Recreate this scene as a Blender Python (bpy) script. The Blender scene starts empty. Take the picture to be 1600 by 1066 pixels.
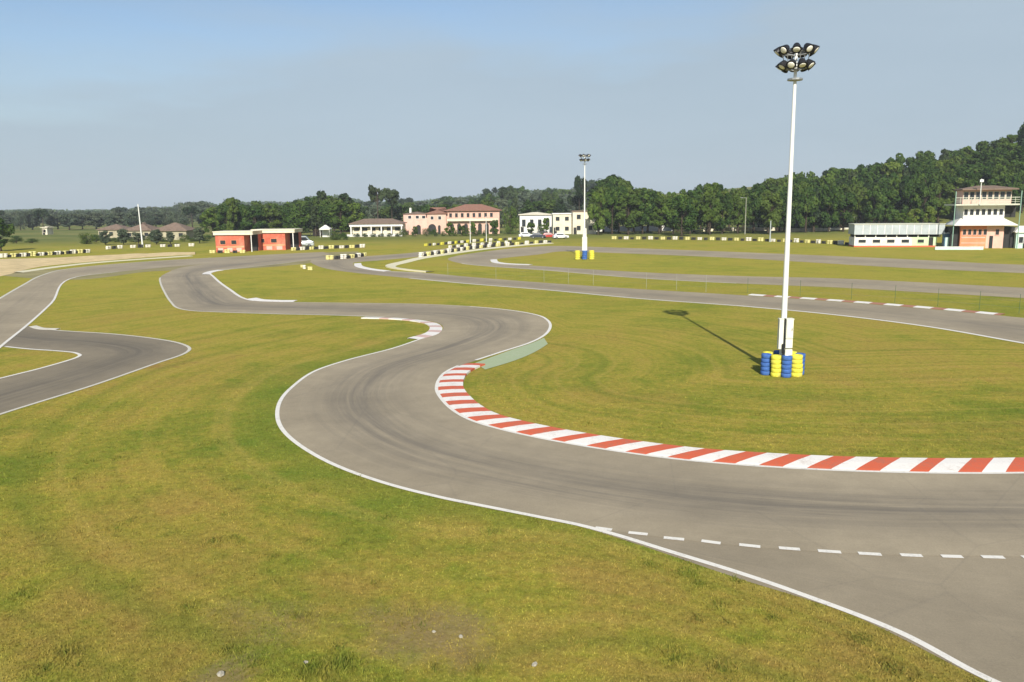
import bpy, math, random
import numpy as np
from mathutils import Vector, Matrix
random.seed(7); rng = np.random.default_rng(7)
PI = math.pi
scene = bpy.context.scene
col = scene.collection

# ---------------------------------------------------------------- camera
TH = math.atan(209/1250); RO = math.radians(.6); CH = 8.5
F = Vector((0, math.cos(TH), -math.sin(TH))); R0 = Vector((1, 0, 0)); U0 = Vector((0, math.sin(TH), math.cos(TH)))
RX = R0*math.cos(RO) - U0*math.sin(RO); UX = R0*math.sin(RO) + U0*math.cos(RO)
cam_d = bpy.data.cameras.new('camera'); cam = bpy.data.objects.new('camera', cam_d); col.objects.link(cam)
cam.matrix_world = Matrix(((RX.x, UX.x, -F.x, 0), (RX.y, UX.y, -F.y, 0), (RX.z, UX.z, -F.z, CH), (0, 0, 0, 1)))
cam_d.sensor_width = 36; cam_d.lens = 36*1250/1600; cam_d.clip_end = 8000; cam_d.clip_start = .1
scene.camera = cam
scene.render.resolution_x = 1024; scene.render.resolution_y = 682

def ray(px, py): return RX*(px-800) + UX*(533-py) + F*1250
def at(px, py, z=0.0):                      # surveyed ground point seen at a photo position
    d = ray(px, py); t = (z-CH)/d.z
    return Vector((d.x*t, d.y*t, z))
def zat(px, py, dist):                      # height of a photo position at a given depth
    d = ray(px, py); return CH + d.z*dist/d.y
def far(px, dist):                          # plan position at a given depth
    d = ray(px, 326); return d.x*dist/d.y, dist
def hz(px): return 324 - (px-800)*.0105     # horizon row

# ---------------------------------------------------------------- tagging
def tag(o, label=None, cat=None, group=None, kind=None):
    if label: o['label'] = label
    if cat: o['category'] = cat
    if group: o['group'] = group
    if kind: o['kind'] = kind
    return o
def empty(name, loc=(0, 0, 0), rz=0.0):
    o = bpy.data.objects.new(name, None); col.objects.link(o); o.location = loc; o.rotation_euler = (0, 0, rz)
    o.empty_display_size = .3
    return o
def copy_tree(o, parent=None):
    c = o.copy(); col.objects.link(c); c.parent = parent
    for ch in list(o.children): copy_tree(ch, c)
    return c

# ---------------------------------------------------------------- materials
class N:
    def __init__(s, m): s.t = m.node_tree; s.n = s.t.nodes; s.l = s.t.links
    def add(s, ty, **kw):
        n = s.n.new(ty)
        for k, v in kw.items():
            if k.startswith('i_'):
                n.inputs[k[2:].replace('_', ' ')].default_value = v
            else: setattr(n, k, v)
        return n
    def link(s, a, b): s.l.new(a, b)
    def noise(s, vec, scale, detail=4, rough=.55, out='Fac'):
        n = s.add('ShaderNodeTexNoise'); n.inputs['Scale'].default_value = scale
        n.inputs['Detail'].default_value = detail; n.inputs['Roughness'].default_value = rough
        if vec is not None: s.link(vec, n.inputs['Vector'])
        return n.outputs[out]
    def ramp(s, fac, stops):
        n = s.add('ShaderNodeValToRGB'); e = n.color_ramp.elements
        while len(e) < len(stops): e.new(.5)
        for k, (p, c) in enumerate(stops):
            e[k].position = p; e[k].color = (*c, 1) if isinstance(c, tuple) else (c, c, c, 1)
        s.link(fac, n.inputs['Fac']); return n.outputs['Color']
    def mix(s, fac, a, b, mode='MIX'):
        n = s.add('ShaderNodeMix', data_type='RGBA', blend_type=mode)
        for sock, v in ((n.inputs[0], fac), (n.inputs[6], a), (n.inputs[7], b)):
            if isinstance(v, (int, float)): sock.default_value = v
            elif isinstance(v, tuple): sock.default_value = (*v, 1)
            else: s.link(v, sock)
        return n.outputs[2]
    def math(s, op, a, b=0.0, clamp=False):
        n = s.add('ShaderNodeMath', operation=op); n.use_clamp = clamp
        for sock, v in ((n.inputs[0], a), (n.inputs[1], b)):
            if isinstance(v, (int, float)): sock.default_value = v
            else: s.link(v, sock)
        return n.outputs[0]
def newmat(name):
    m = bpy.data.materials.new(name); m.use_nodes = True
    g = N(m); b = m.node_tree.nodes['Principled BSDF']
    return m, g, b
def plain(name, c, rough=.6, var=.18, scale=3.0, metal=0.0, spec=.3, grime=None):
    m, g, b = newmat(name)
    tc = g.add('ShaderNodeTexCoord').outputs['Object']
    n1 = g.noise(tc, scale, 5, .6)
    lo = tuple(max(0, x*(1-var)) for x in c); hi = tuple(min(1, x*(1+var)) for x in c)
    cc = g.ramp(n1, [(.3, lo), (.7, hi)])
    if grime:
        n2 = g.noise(tc, scale*.37, 6, .7)
        cc = g.mix(g.ramp(n2, [(.5, 0.0), (.72, .75)]), cc, grime)
    g.link(cc, b.inputs['Base Color'])
    b.inputs['Roughness'].default_value = rough; b.inputs['Metallic'].default_value = metal
    b.inputs['Specular IOR Level'].default_value = spec
    return m

def grass_color(g, pos):
    """dry mown turf: greener and browner patches"""
    big = g.noise(pos, .055, 5, .6)
    mid = g.noise(pos, .33, 6, .62)
    sml = g.noise(pos, 2.2, 5, .65)
    fin = g.noise(pos, 11, 4, .7)
    s = g.math('ADD', g.math('MULTIPLY', big, .46), g.math('MULTIPLY', mid, .34))
    s = g.math('ADD', s, g.math('MULTIPLY', sml, .2))
    c = g.ramp(s, [(.38, (.14, .185, .022)), (.445, (.215, .225, .03)), (.5, (.3, .262, .042)), (.555, (.345, .268, .052)), (.63, (.3, .19, .055))])
    yy = g.add('ShaderNodeSeparateXYZ'); g.link(pos, yy.inputs[0])
    mb_ = g.add('ShaderNodeMapRange'); g.link(yy.outputs[1], mb_.inputs[0]); mb_.inputs[1].default_value = 23; mb_.inputs[2].default_value = 13.5
    c = g.mix(g.math('MULTIPLY', mb_.outputs[0], g.ramp(mid, [(.42, 0.0), (.6, .6)])), c, (.25, .17, .05))
    rb = g.noise(pos, .16, 4, .6)
    c = g.mix(g.ramp(rb, [(.5, 0.0), (.64, .38)]), c, (.31, .205, .055))
    # brown thatch showing through
    th = g.noise(pos, 5.5, 6, .75)
    c = g.mix(g.ramp(th, [(.5, 0.0), (.68, .42)]), c, (.2, .13, .035))
    lt = g.noise(pos, 3.1, 6, .8)
    c = g.mix(g.ramp(lt, [(.55, 0.0), (.75, .4)]), c, (.34, .31, .08))
    # lush strip following the tarmac edge, mowing bands
    at_ = g.add('ShaderNodeAttribute', attribute_name='edge').outputs['Fac']
    wob = g.math('ADD', at_, g.math('MULTIPLY', g.math('SUBTRACT', mid, .5), 5.0))
    ef = g.ramp(g.math('MULTIPLY', wob, .1), [(.0, .6), (.13, .45), (.3, 0.0)])
    c = g.mix(ef, c, (.125, .185, .024))
    cb = g.add('ShaderNodeCombineXYZ'); g.link(at_, cb.inputs[0])
    band = g.noise(cb.outputs[0], .75, 2, .5)
    c = g.mix(g.ramp(band, [(.35, .5), (.5, 0.0)]), c, (.15, .18, .025))
    c = g.mix(g.ramp(band, [(.54, 0.0), (.68, .45)]), c, (.38, .29, .07))
    spy = g.add('ShaderNodeSeparateXYZ'); g.link(pos, spy.inputs[0])
    mr = g.add('ShaderNodeMapRange'); g.link(spy.outputs[1], mr.inputs[0]); mr.inputs[1].default_value = 40; mr.inputs[2].default_value = 95; mr.inputs[4].default_value = .5
    c = g.mix(g.math('MULTIPLY', mr.outputs[0], g.ramp(mid, [(.3, .5), (.6, 1.0)])), c, (.35, .33, .045))
    cl = g.noise(pos, 3.7, 5, .7)
    c = g.mix(1.0, c, g.ramp(cl, [(.32, .76), (.5, 1.0), (.7, 1.16)]), 'MULTIPLY')
    fv = g.ramp(fin, [(.25, .68), (.75, 1.26)])
    c = g.mix(1.0, c, fv, 'MULTIPLY')
    return c, sml, fin

def make_ground_mat():
    m, g, b = newmat('turf')
    pos = g.add('ShaderNodeNewGeometry').outputs['Position']
    c, sml, fin = grass_color(g, pos)
    # bare earth
    d = g.add('ShaderNodeAttribute', attribute_name='dirt').outputs['Fac']
    dn = g.noise(pos, 2.6, 6, .75)
    df = g.ramp(g.math('MULTIPLY', d, g.math('MULTIPLY', g.math('ADD', dn, g.noise(pos, 8, 5, .8)), .9)), [(.44, 0.0), (.8, .6)])
    dc = g.ramp(g.noise(pos, 9, 5, .8), [(.3, (.14, .095, .04)), (.6, (.27, .19, .11)), (.75, (.38, .29, .2))])
    c = g.mix(df, c, dc)
    # rough paddocks far away
    fa = g.add('ShaderNodeAttribute', attribute_name='meadow').outputs['Fac']
    fc = g.ramp(g.noise(pos, .02, 5, .6), [(.35, (.085, .12, .03)), (.5, (.15, .165, .045)), (.65, (.24, .22, .08))])
    c = g.mix(fa, c, fc)
    g.link(c, b.inputs['Base Color']); b.inputs['Roughness'].default_value = .95; b.inputs['Specular IOR Level'].default_value = .05
    bp = g.add('ShaderNodeBump'); bp.inputs['Strength'].default_value = .5; bp.inputs['Distance'].default_value = .06
    g.link(g.math('ADD', g.noise(pos, 7, 6, .75), g.math('MULTIPLY', sml, .8)), bp.inputs['Height']); g.link(bp.outputs[0], b.inputs['Normal'])
    return m
def make_tuft_mat():
    m, g, b = newmat('grass_blades')
    pos = g.add('ShaderNodeNewGeometry').outputs['Position']
    c, sml, fin = grass_color(g, pos)
    r = g.add('ShaderNodeAttribute', attribute_name='tone').outputs['Fac']
    c = g.mix(1.0, c, g.ramp(r, [(0, .62), (1, 1.18)]), 'MULTIPLY')
    g.link(c, b.inputs['Base Color']); b.inputs['Roughness'].default_value = .8; b.inputs['Specular IOR Level'].default_value = .15
    return m

def make_asphalt(name, base=(.315, .262, .18), rubber=.45, line=.5, dark=1.0):
    m, g, b = newmat(name)
    base = tuple(x*dark for x in base)
    pos = g.add('ShaderNodeNewGeometry').outputs['Position']
    uv = g.add('ShaderNodeUVMap'); uv.uv_map = 'UVMap'
    sp = g.add('ShaderNodeSeparateXYZ'); g.link(uv.outputs[0], sp.inputs[0])
    u, v = sp.outputs[0], sp.outputs[1]
    big = g.noise(pos, .13, 5, .6); mid = g.noise(pos, .9, 6, .7); fin = g.noise(pos, 22, 4, .8)
    c = g.ramp(big, [(.34, tuple(x*.88 for x in base)), (.66, tuple(x*1.12 for x in base))])
    c = g.mix(1.0, c, g.ramp(mid, [(.3, .9), (.7, 1.09)]), 'MULTIPLY')
    c = g.mix(1.0, c, g.ramp(fin, [(.25, .84), (.75, 1.16)]), 'MULTIPLY')
    # racing line: streaks run along the lane
    cb = g.add('ShaderNodeCombineXYZ')
    g.link(g.math('MULTIPLY', u, 7.0), cb.inputs[0]); g.link(g.math('MULTIPLY', v, .035), cb.inputs[1])
    st = g.noise(cb.outputs[0], 1.6, 6, .7)
    wv = g.noise(g.math('MULTIPLY', v, .03) if False else cb.outputs[0], .22, 1, .5)
    cen = g.math('ADD', line-.22, g.math('MULTIPLY', wv, .45))
    dist = g.math('ABSOLUTE', g.math('SUBTRACT', u, cen))
    ln = g.ramp(dist, [(.02, 1.0), (.34, 0.0)])
    rf = g.math('MULTIPLY', ln, g.ramp(st, [(.35, 0.1), (.62, 1.0)]))
    c = g.mix(g.math('MULTIPLY', rf, rubber), c, (.13*dark, .115*dark, .095*dark))
    lt = g.ramp(g.noise(cb.outputs[0], 3.4, 5, .7), [(.54, 0.0), (.7, .28)])
    c = g.mix(lt, c, tuple(min(1, x*1.28) for x in base))
    # cracks sealed with tar
    vo = g.add('ShaderNodeTexVoronoi', feature='DISTANCE_TO_EDGE'); vo.inputs['Scale'].default_value = .17
    wp = g.mix(.12, pos, g.noise(pos, .6, 3, .6, 'Color')); g.link(g.mix(.03, pos, g.noise(pos, .5, 4, .6, 'Color')), vo.inputs['Vector'])
    cr = g.ramp(vo.outputs['Distance'], [(0.0, .12), (.006, 0.0)])
    c = g.mix(cr, c, (.09, .085, .08))
    g.link(c, b.inputs['Base Color']); b.inputs['Roughness'].default_value = .82; b.inputs['Specular IOR Level'].default_value = .25
    bp = g.add('ShaderNodeBump'); bp.inputs['Strength'].default_value = .25; bp.inputs['Distance'].default_value = .01
    g.link(fin, bp.inputs['Height']); g.link(bp.outputs[0], b.inputs['Normal'])
    return m
def make_paint(name, c, wear=.5, under=(.2, .18, .15), scale=1.0):
    m, g, b = newmat(name)
    pos = g.add('ShaderNodeNewGeometry').outputs['Position']
    n = g.noise(pos, 2.3*scale, 6, .8); n2 = g.noise(pos, 14*scale, 4, .8)
    s = g.math('ADD', g.math('MULTIPLY', n, .6), g.math('MULTIPLY', n2, .4))
    w = g.ramp(s, [(.5, 0.0), (.68, wear)])
    cc = g.mix(g.ramp(n, [(.3, .3), (.7, 0.0)]), c, tuple(x*.72 for x in c))
    g.link(g.mix(w, cc, under), b.inputs['Base Color']); b.inputs['Roughness'].default_value = .65
    return m
def make_leaf(name, dark, mid, light):
    m, g, b = newmat(name)
    tc = g.add('ShaderNodeTexCoord').outputs['Object']
    oi = g.add('ShaderNodeObjectInfo').outputs['Random']
    tone = g.add('ShaderNodeAttribute', attribute_name='tone').outputs['Fac']
    n = g.noise(tc, .32, 3, .6)
    s = g.math('ADD', g.math('MULTIPLY', n, .55), g.math('MULTIPLY', tone, .45))
    c = g.ramp(s, [(.28, dark), (.5, mid), (.74, light)])
    c = g.mix(g.ramp(oi, [(0.0, .55), (.45, 0.0)]), c, tuple(x*.55 for x in mid))
    c = g.mix(g.ramp(oi, [(.6, 0.0), (1.0, .5)]), c, (light[0]*1.15, light[1]*1.02, light[2]))
    g.link(c, b.inputs['Base Color']); b.inputs['Roughness'].default_value = .75; b.inputs['Specular IOR Level'].default_value = .12
    tr = g.add('ShaderNodeBsdfTranslucent'); g.link(c, tr.inputs['Color'])
    mx = g.add('ShaderNodeMixShader'); mx.inputs[0].default_value = .22
    out = m.node_tree.nodes['Material Output']
    g.link(b.outputs[0], mx.inputs[1]); g.link(tr.outputs[0], mx.inputs[2]); g.link(mx.outputs[0], out.inputs['Surface'])
    return m

M = dict(
    turf=make_ground_mat(), blades=make_tuft_mat(),
    asphalt=make_asphalt('asphalt_main', line=.52), asphalt_pit=make_asphalt('asphalt_pit', dark=.9, rubber=.15),
    asphalt_dark=make_asphalt('asphalt_dark', dark=.7, rubber=.7), asphalt_far=make_asphalt('asphalt_far', dark=1.0, rubber=.5),
    asphalt_pale=make_asphalt('asphalt_pale', dark=1.02, base=(.32, .265, .18), rubber=.3),
    line=make_paint('line_paint', (.78, .74, .66), .55), oldline=make_paint('worn_line_paint', (.62, .58, .48), .7),
    kwhite=make_paint('kerb_white', (.8, .76, .7), .7, (.4, .32, .26), .7), kred=make_paint('kerb_red', (.6, .115, .045), .85, (.26, .15, .1), .7),
    kold=make_paint('kerb_weathered', (.4, .17, .1), .6), kcream=make_paint('kerb_cream', (.72, .66, .45), .4, (.4, .36, .22)),
    kpink=make_paint('kerb_faded_pink', (.62, .42, .36), .6),
    green=make_paint('runoff_green', (.36, .42, .24), .8, (.42, .42, .3)),
    sand=plain('sand', (.6, .46, .24), .95, .2, .6, grime=(.46, .36, .18)), dust=plain('dusty_verge', (.26, .225, .1), .95, .25, .2, grime=(.2, .19, .06)),
    pole=plain('galvanised_white', (.72, .72, .68), .4, .06, 1.0), cab=plain('cabinet_cream', (.66, .65, .56), .6, .1, 2.0, grime=(.45, .42, .34)),
    black=plain('black_metal', (.018, .018, .02), .45, .2), steel=plain('steel', (.32, .33, .33), .45, .15, 4, .6),
    yellow=plain('yellow_paint', (.66, .6, .06), .8, .2, 7, grime=(.4, .34, .14)), blue=plain('blue_paint', (.045, .12, .36), .75, .2, 5, grime=(.08, .15, .3)),
    rubber=plain('tyre_rubber', (.04, .04, .036), .85, .3, 5, grime=(.14, .13, .1)), pyellow=plain('faded_yellow', (.72, .66, .28), .7, .15, 2, grime=(.5, .45, .3)),
    pwhite=plain('faded_white', (.74, .7, .6), .7, .12, 2, grime=(.5, .44, .34)), ppink=plain('faded_pink', (.66, .42, .36), .7, .12, 2),
    white=plain('white_render', (.74, .72, .68), .8, .08, .8, grime=(.5, .46, .4)), cream=plain('cream_render', (.68, .62, .48), .85, .1, .6, grime=(.5, .42, .3)),
    salmon=plain('salmon_render', (.6, .38, .3), .85, .12, .5, grime=(.66, .46, .36)), tiles=plain('clay_tiles', (.26, .13, .09), .85, .3, 2.0, grime=(.22, .14, .1)),
    browntiles=plain('brown_tiles', (.19, .135, .1), .85, .25, 1.5), red=plain('orange_red_panels', (.5, .12, .07), .7, .2, .9, grime=(.6, .3, .2)),
    orange=plain('orange_panels', (.66, .24, .12), .65, .12, .8, grime=(.72, .4, .24)), rosy=plain('rosy_panels', (.68, .42, .34), .7, .12, .8),
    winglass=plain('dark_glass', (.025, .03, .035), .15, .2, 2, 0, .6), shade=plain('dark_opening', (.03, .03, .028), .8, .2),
    greenpost=plain('green_steel', (.2, .32, .25), .5, .12), deck=plain('pale_deck', (.52, .52, .42), .7, .12), grey=plain('grey_panels', (.4, .44, .45), .6, .1, .8, grime=(.32, .32, .3)),
    canvas=plain('white_canvas', (.7, .68, .63), .8, .04, 1), lime=plain('pale_green_wall', (.52, .66, .4), .7, .1, .8), teal=plain('pale_teal', (.5, .66, .6), .7, .1),
    wood=plain('bark', (.06, .045, .03), .9, .3, 3), post=plain('fence_grey', (.3, .3, .24), .7, .15), gpost=plain('fence_green', (.07, .13, .06), .7, .15),
    barn=plain('barn_render', (.4, .36, .25), .9, .2, .5, grime=(.2, .19, .12)),
    stone=plain('pale_stone', (.36, .33, .26), .9, .2, 6), vanblue=plain('blue_panel', (.05, .11, .19), .5, .15), vangrey=plain('grey_car_paint', (.42, .46, .46), .3, .06, 1, .2, .5),
    carwhite=plain('white_car_paint', (.75, .75, .74), .3, .03, 1, 0, .5), cardark=plain('dark_car_paint', (.04, .05, .07), .3, .1, 1, .2, .5), carred=plain('red_car_paint', (.4, .04, .03), .3, .1, 1, 0, .5),
    leaf=make_leaf('leaf_dark', (.018, .042, .009), (.046, .092, .017), (.11, .158, .03)),
    leaf2=make_leaf('leaf_fresh', (.04, .085, .012), (.085, .14, .022), (.16, .21, .04)),
    leaf4=make_leaf('leaf_hazed', (.05, .075, .05), (.085, .115, .07), (.13, .16, .09)),  # distance haze of the far trees put into the leaf colour
    leaf3=make_leaf('leaf_pine', (.018, .036, .016), (.034, .06, .024), (.065, .09, .034)),
)
def lensmat():
    m, g, b = newmat('lamp_glass')
    tc = g.add('ShaderNodeTexCoord').outputs['Object']
    g.link(g.ramp(g.noise(tc, 4, 3), [(.3, (.72, .7, .6)), (.7, (.88, .86, .78))]), b.inputs['Base Color'])
    b.inputs['Roughness'].default_value = .18; b.inputs['Specular IOR Level'].default_value = .8
    return m
M['lens'] = lensmat()

# ---------------------------------------------------------------- mesh builder
class MB:
    def __init__(s): s.v = []; s.f = []; s.m = []
    def add(s, vs, fs, mi=0):
        o = len(s.v); s.v += [tuple(p) for p in vs]; s.f += [tuple(i+o for i in f) for f in fs]; s.m += [mi]*len(fs); return s
    def box(s, x0, x1, y0, y1, z0, z1, mi=0):
        v = [(x, y, z) for z in (z0, z1) for y in (y0, y1) for x in (x0, x1)]
        return s.add(v, [(0, 2, 3, 1), (4, 5, 7, 6), (0, 1, 5, 4), (2, 6, 7, 3), (0, 4, 6, 2), (1, 3, 7, 5)], mi)
    def rings(s, rs, mi=0, capa=True, capb=True):
        n = len(rs[0]); v = [p for r in rs for p in r]; f = []
        for k in range(len(rs)-1):
            for i in range(n):
                j = (i+1) % n; f.append((k*n+i, k*n+j, (k+1)*n+j, (k+1)*n+i))
        if capa: f.append(tuple(range(n-1, -1, -1)))
        if capb: f.append(tuple((len(rs)-1)*n+i for i in range(n)))
        return s.add(v, f, mi)
    def tube(s, a, b, r0, r1=None, n=10, mi=0):
        a = Vector(a); b = Vector(b); r1 = r0 if r1 is None else r1
        d = (b-a).normalized(); up = Vector((0, 0, 1)) if abs(d.z) < .9 else Vector((1, 0, 0))
        x = d.cross(up).normalized(); y = d.cross(x)
        R = [[p + (x*math.cos(2*PI*i/n) - y*math.sin(2*PI*i/n))*r for i in range(n)] for p, r in ((a, r0), (b, r1))]
        return s.rings(R, mi)
    def lathe(s, prof, n=20, c=(0, 0, 0), mi=0, capa=True, capb=True):
        R = [[(c[0]+r*math.cos(2*PI*i/n), c[1]+r*math.sin(2*PI*i/n), c[2]+z) for i in range(n)] for r, z in prof]
        return s.rings(R, mi, capa, capb)
    def prism(s, poly, x0, x1, mi=0):        # poly in (y,z), extruded along x
        n = len(poly); v = [(x0, y, z) for y, z in poly] + [(x1, y, z) for y, z in poly]
        f = [(i, (i+1) % n, n+(i+1) % n, n+i) for i in range(n)] + [tuple(range(n-1, -1, -1)), tuple(range(n, 2*n))]
        return s.add(v, f, mi)
    def hip(s, x0, x1, y0, y1, z0, z1, inset=None, ov=.5, mi=0, thick=.15):
        x0 -= ov; x1 += ov; y0 -= ov; y1 += ov; ins = (y1-y0)/2 if inset is None else inset; ym = (y0+y1)/2
        v = [(x0, y0, z0), (x1, y0, z0), (x1, y1, z0), (x0, y1, z0), (x0, y0, z0+thick), (x1, y0, z0+thick), (x1, y1, z0+thick), (x0, y1, z0+thick), (x0+ins, ym, z1), (x1-ins, ym, z1)]
        return s.add(v, [(3, 2, 1, 0), (0, 1, 5, 4), (1, 2, 6, 5), (2, 3, 7, 6), (3, 0, 4, 7), (4, 5, 9, 8), (6, 7, 8, 9), (5, 6, 9), (7, 4, 8)], mi)
    def mesh(s, name, mats, smooth=False):
        me = bpy.data.meshes.new(name); me.from_pydata(s.v, [], s.f)
        for m in (mats if isinstance(mats, (list, tuple)) else [mats]): me.materials.append(M[m] if isinstance(m, str) else m)
        me.polygons.foreach_set('material_index', s.m)
        if smooth: me.polygons.foreach_set('use_smooth', [True]*len(me.polygons))
        me.update(); return me
    def build(s, name, mats, parent=None, smooth=False, loc=None, rz=0.0, label=None):
        o = bpy.data.objects.new(name, s.mesh(name, mats, smooth)); col.objects.link(o)
        if parent is not None: o.parent = parent
        if loc is not None: o.location = loc
        o.rotation_euler = (0, 0, rz)
        if label: o['label'] = label
        return o
def part(name, mats, parent, fn, **k):
    m = MB(); fn(m); return m.build(name, mats, parent, **k)

# ---------------------------------------------------------------- curves on the ground
def crom(P, n=8, closed=False):
    P = [np.array(p, float)[:2] for p in P]; out = []
    for i in range(len(P)-1):
        p0 = P[max(i-1, 0)]; p1 = P[i]; p2 = P[i+1]; p3 = P[min(i+2, len(P)-1)]
        t1 = np.linalg.norm(p1-p0)**.5 or 1; t2 = np.linalg.norm(p2-p1)**.5 or 1; t3 = np.linalg.norm(p3-p2)**.5 or 1
        m1 = (p2-p1) + t2*((p1-p0)/t1/1 - (p2-p0)/(t1+t2)) if i > 0 else (p2-p1)
        m2 = (p2-p1) + t2*((p3-p2)/t3/1 - (p3-p1)/(t2+t3)) if i < len(P)-2 else (p2-p1)
        # centripetal tangents
        if i > 0: m1 = t2*((p1-p0)/t1 - (p2-p0)/(t1+t2) + (p2-p1)/t2)
        if i < len(P)-2: m2 = t2*((p2-p1)/t2 - (p3-p1)/(t2+t3) + (p3-p2)/t3)
        for k in range(n):
            t = k/n; t_2 = t*t; t_3 = t_2*t
            out.append((2*t_3-3*t_2+1)*p1 + (t_3-2*t_2+t)*m1 + (-2*t_3+3*t_2)*p2 + (t_3-t_2)*m2)
    out.append(P[-1]); return np.array(out)
def gp(pts): return [at(*p) for p in pts]
TRACKS = []
def ribbon(name, st, mat, z, n=8, across=8, parent=None):
    A = crom(gp([(s[0], s[1]) for s in st]), n); B = crom(gp([(s[2], s[3]) for s in st]), n)
    L = len(A); mid = (A+B)/2; v = np.concatenate([[0], np.cumsum(np.linalg.norm(np.diff(mid, axis=0), axis=1))])
    vs = []; uv = []
    for i in range(L):
        for k in range(across+1):
            p = A[i]*(1-k/across) + B[i]*k/across; vs.append((p[0], p[1], z)); uv.append((k/across, v[i]))
    w = across+1
    fs = [(i*w+k, i*w+k+1, (i+1)*w+k+1, (i+1)*w+k) for i in range(L-1) for k in range(across)]
    me = bpy.data.meshes.new(name); me.from_pydata(vs, [], fs); me.materials.append(M[mat])
    ul = me.uv_layers.new(name='UVMap')
    li = np.empty(len(me.loops), dtype=np.int32); me.loops.foreach_get('vertex_index', li)
    ul.data.foreach_set('uv', np.array(uv)[li].ravel())
    me.update(); o = bpy.data.objects.new(name, me); col.objects.link(o); tag(o, kind='structure')
    up_normals(me)
    TRACKS.append((A, B)); return o, A, B
def up_normals(me):
    import bmesh
    bm = bmesh.new(); bm.from_mesh(me)
    for f in bm.faces:
        if f.normal.z < 0: f.normal_flip()
    bm.to_mesh(me); bm.free()
def normals2(C):
    t = np.gradient(C, axis=0); t /= (np.linalg.norm(t, axis=1)[:, None]+1e-9)
    return np.stack([-t[:, 1], t[:, 0]], 1)
def strip(name, C, w0, w1, mat, z, kind='structure', wear=0.0):
    """painted strip between offsets w0..w1 (left of travel)"""
    Nn = normals2(C); a = C+Nn*w0; b = C+Nn*w1
    vs = []; 
    for i in range(len(C)): vs += [(a[i][0], a[i][1], z), (b[i][0], b[i][1], z)]
    me = bpy.data.meshes.new(name); me.from_pydata(vs, [], [(2*i, 2*i+1, 2*i+3, 2*i+2) for i in range(len(C)-1)]); me.materials.append(M[mat])
    up_normals(me)
    o = bpy.data.objects.new(name, me); col.objects.link(o); tag(o, kind=kind); return o
def resample(C, step):
    d = np.concatenate([[0], np.cumsum(np.linalg.norm(np.diff(C, axis=0), axis=1))]); L = d[-1]; n = max(2, int(L/step)+1)
    s = np.linspace(0, L, n); return np.stack([np.interp(s, d, C[:, 0]), np.interp(s, d, C[:, 1])], 1)
def kerb(name, C, w, pattern, mats, label, z=.012, step=1.2, skew=None, rise=.05, group=None, sign=1, duty=.5, inner=0.0):
    """raised kerb: pattern of blocks along C, width w to the left (sign) of travel"""
    R = resample(C, .15); Nn = normals2(R)*sign; T = np.gradient(R, axis=0); T /= np.linalg.norm(T, axis=1)[:, None]
    d = np.concatenate([[0], np.cumsum(np.linalg.norm(np.diff(R, axis=0), axis=1))]); Ltot = d[-1]
    prof = [(0, 0.0), (.12, .3), (.55, .8), (1, 1.0)]
    mb = MB(); vs = []
    K = len(prof)
    for i in range(len(R)):
        sk = skew(d[i]/Ltot) if skew else 0
        for (u, h) in prof:
            p = R[i] + Nn[i]*(inner+u*(w-inner)) + T[i]*sk*u
            vs.append((p[0], p[1], z+rise*h))
        p = R[i] + Nn[i]*w + T[i]*sk; vs.append((p[0], p[1], z-.02))
    fs = []; ms = []
    for i in range(len(R)-1):
        ph = (d[i] % step)/step; mi = pattern[0] if ph < duty else pattern[1]
        for k in range(K):
            f = (i*(K+1)+k, i*(K+1)+k+1, (i+1)*(K+1)+k+1, (i+1)*(K+1)+k)
            fs.append(f if sign < 0 else f[::-1]); ms.append(mi)
    mb.add(vs, fs); mb.m = ms
    o = mb.build(name, mats); tag(o, label, 'kerb', group); up_normals(o.data); return o

# ================================================================= TRACK
MAIN = [(1990, 905, 1990, 724), (1780, 884, 1780, 733), (1600, 871, 1600, 738), (1400, 868, 1450, 738), (1200, 857, 1260, 732), (1050, 842, 1080, 719), (930, 826, 955, 703),
        (800, 802, 850, 685), (690, 780, 775, 668), (600, 757, 735, 655), (520, 728, 708, 639), (465, 697, 690, 620), (438, 672, 685, 610), (430, 650, 685, 603), (436, 625, 688, 594), (455, 604, 697, 583), (490, 580, 718, 572),
        (540, 563, 750, 562), (610, 545, 790, 549), (655, 530, 830, 536), (682, 521, 853, 524), (692, 515, 862, 511), (690, 508, 858, 501), (678, 503, 843, 493), (650, 499, 800, 485),
        (600, 496, 735, 479), (520, 493, 650, 475), (430, 491, 540, 473.5), (340, 488, 440, 472), (300, 486, 400, 470), (278, 482, 383, 466), (266, 472, 362, 453), (256, 456, 345, 441), (250, 442, 335, 432),
        (250, 434, 330, 427), (260, 427, 335, 424), (290, 417, 360, 421), (360, 409, 410, 415.5), (430, 404, 465, 409), (500, 399, 520, 403)]
LO = [s for s in MAIN]
M['asphalt'] = make_asphalt('asphalt_main', line=.5, rubber=.75)
main_o, MA, MBd = ribbon('track', MAIN, 'asphalt', .010, n=8, across=8)
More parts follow.
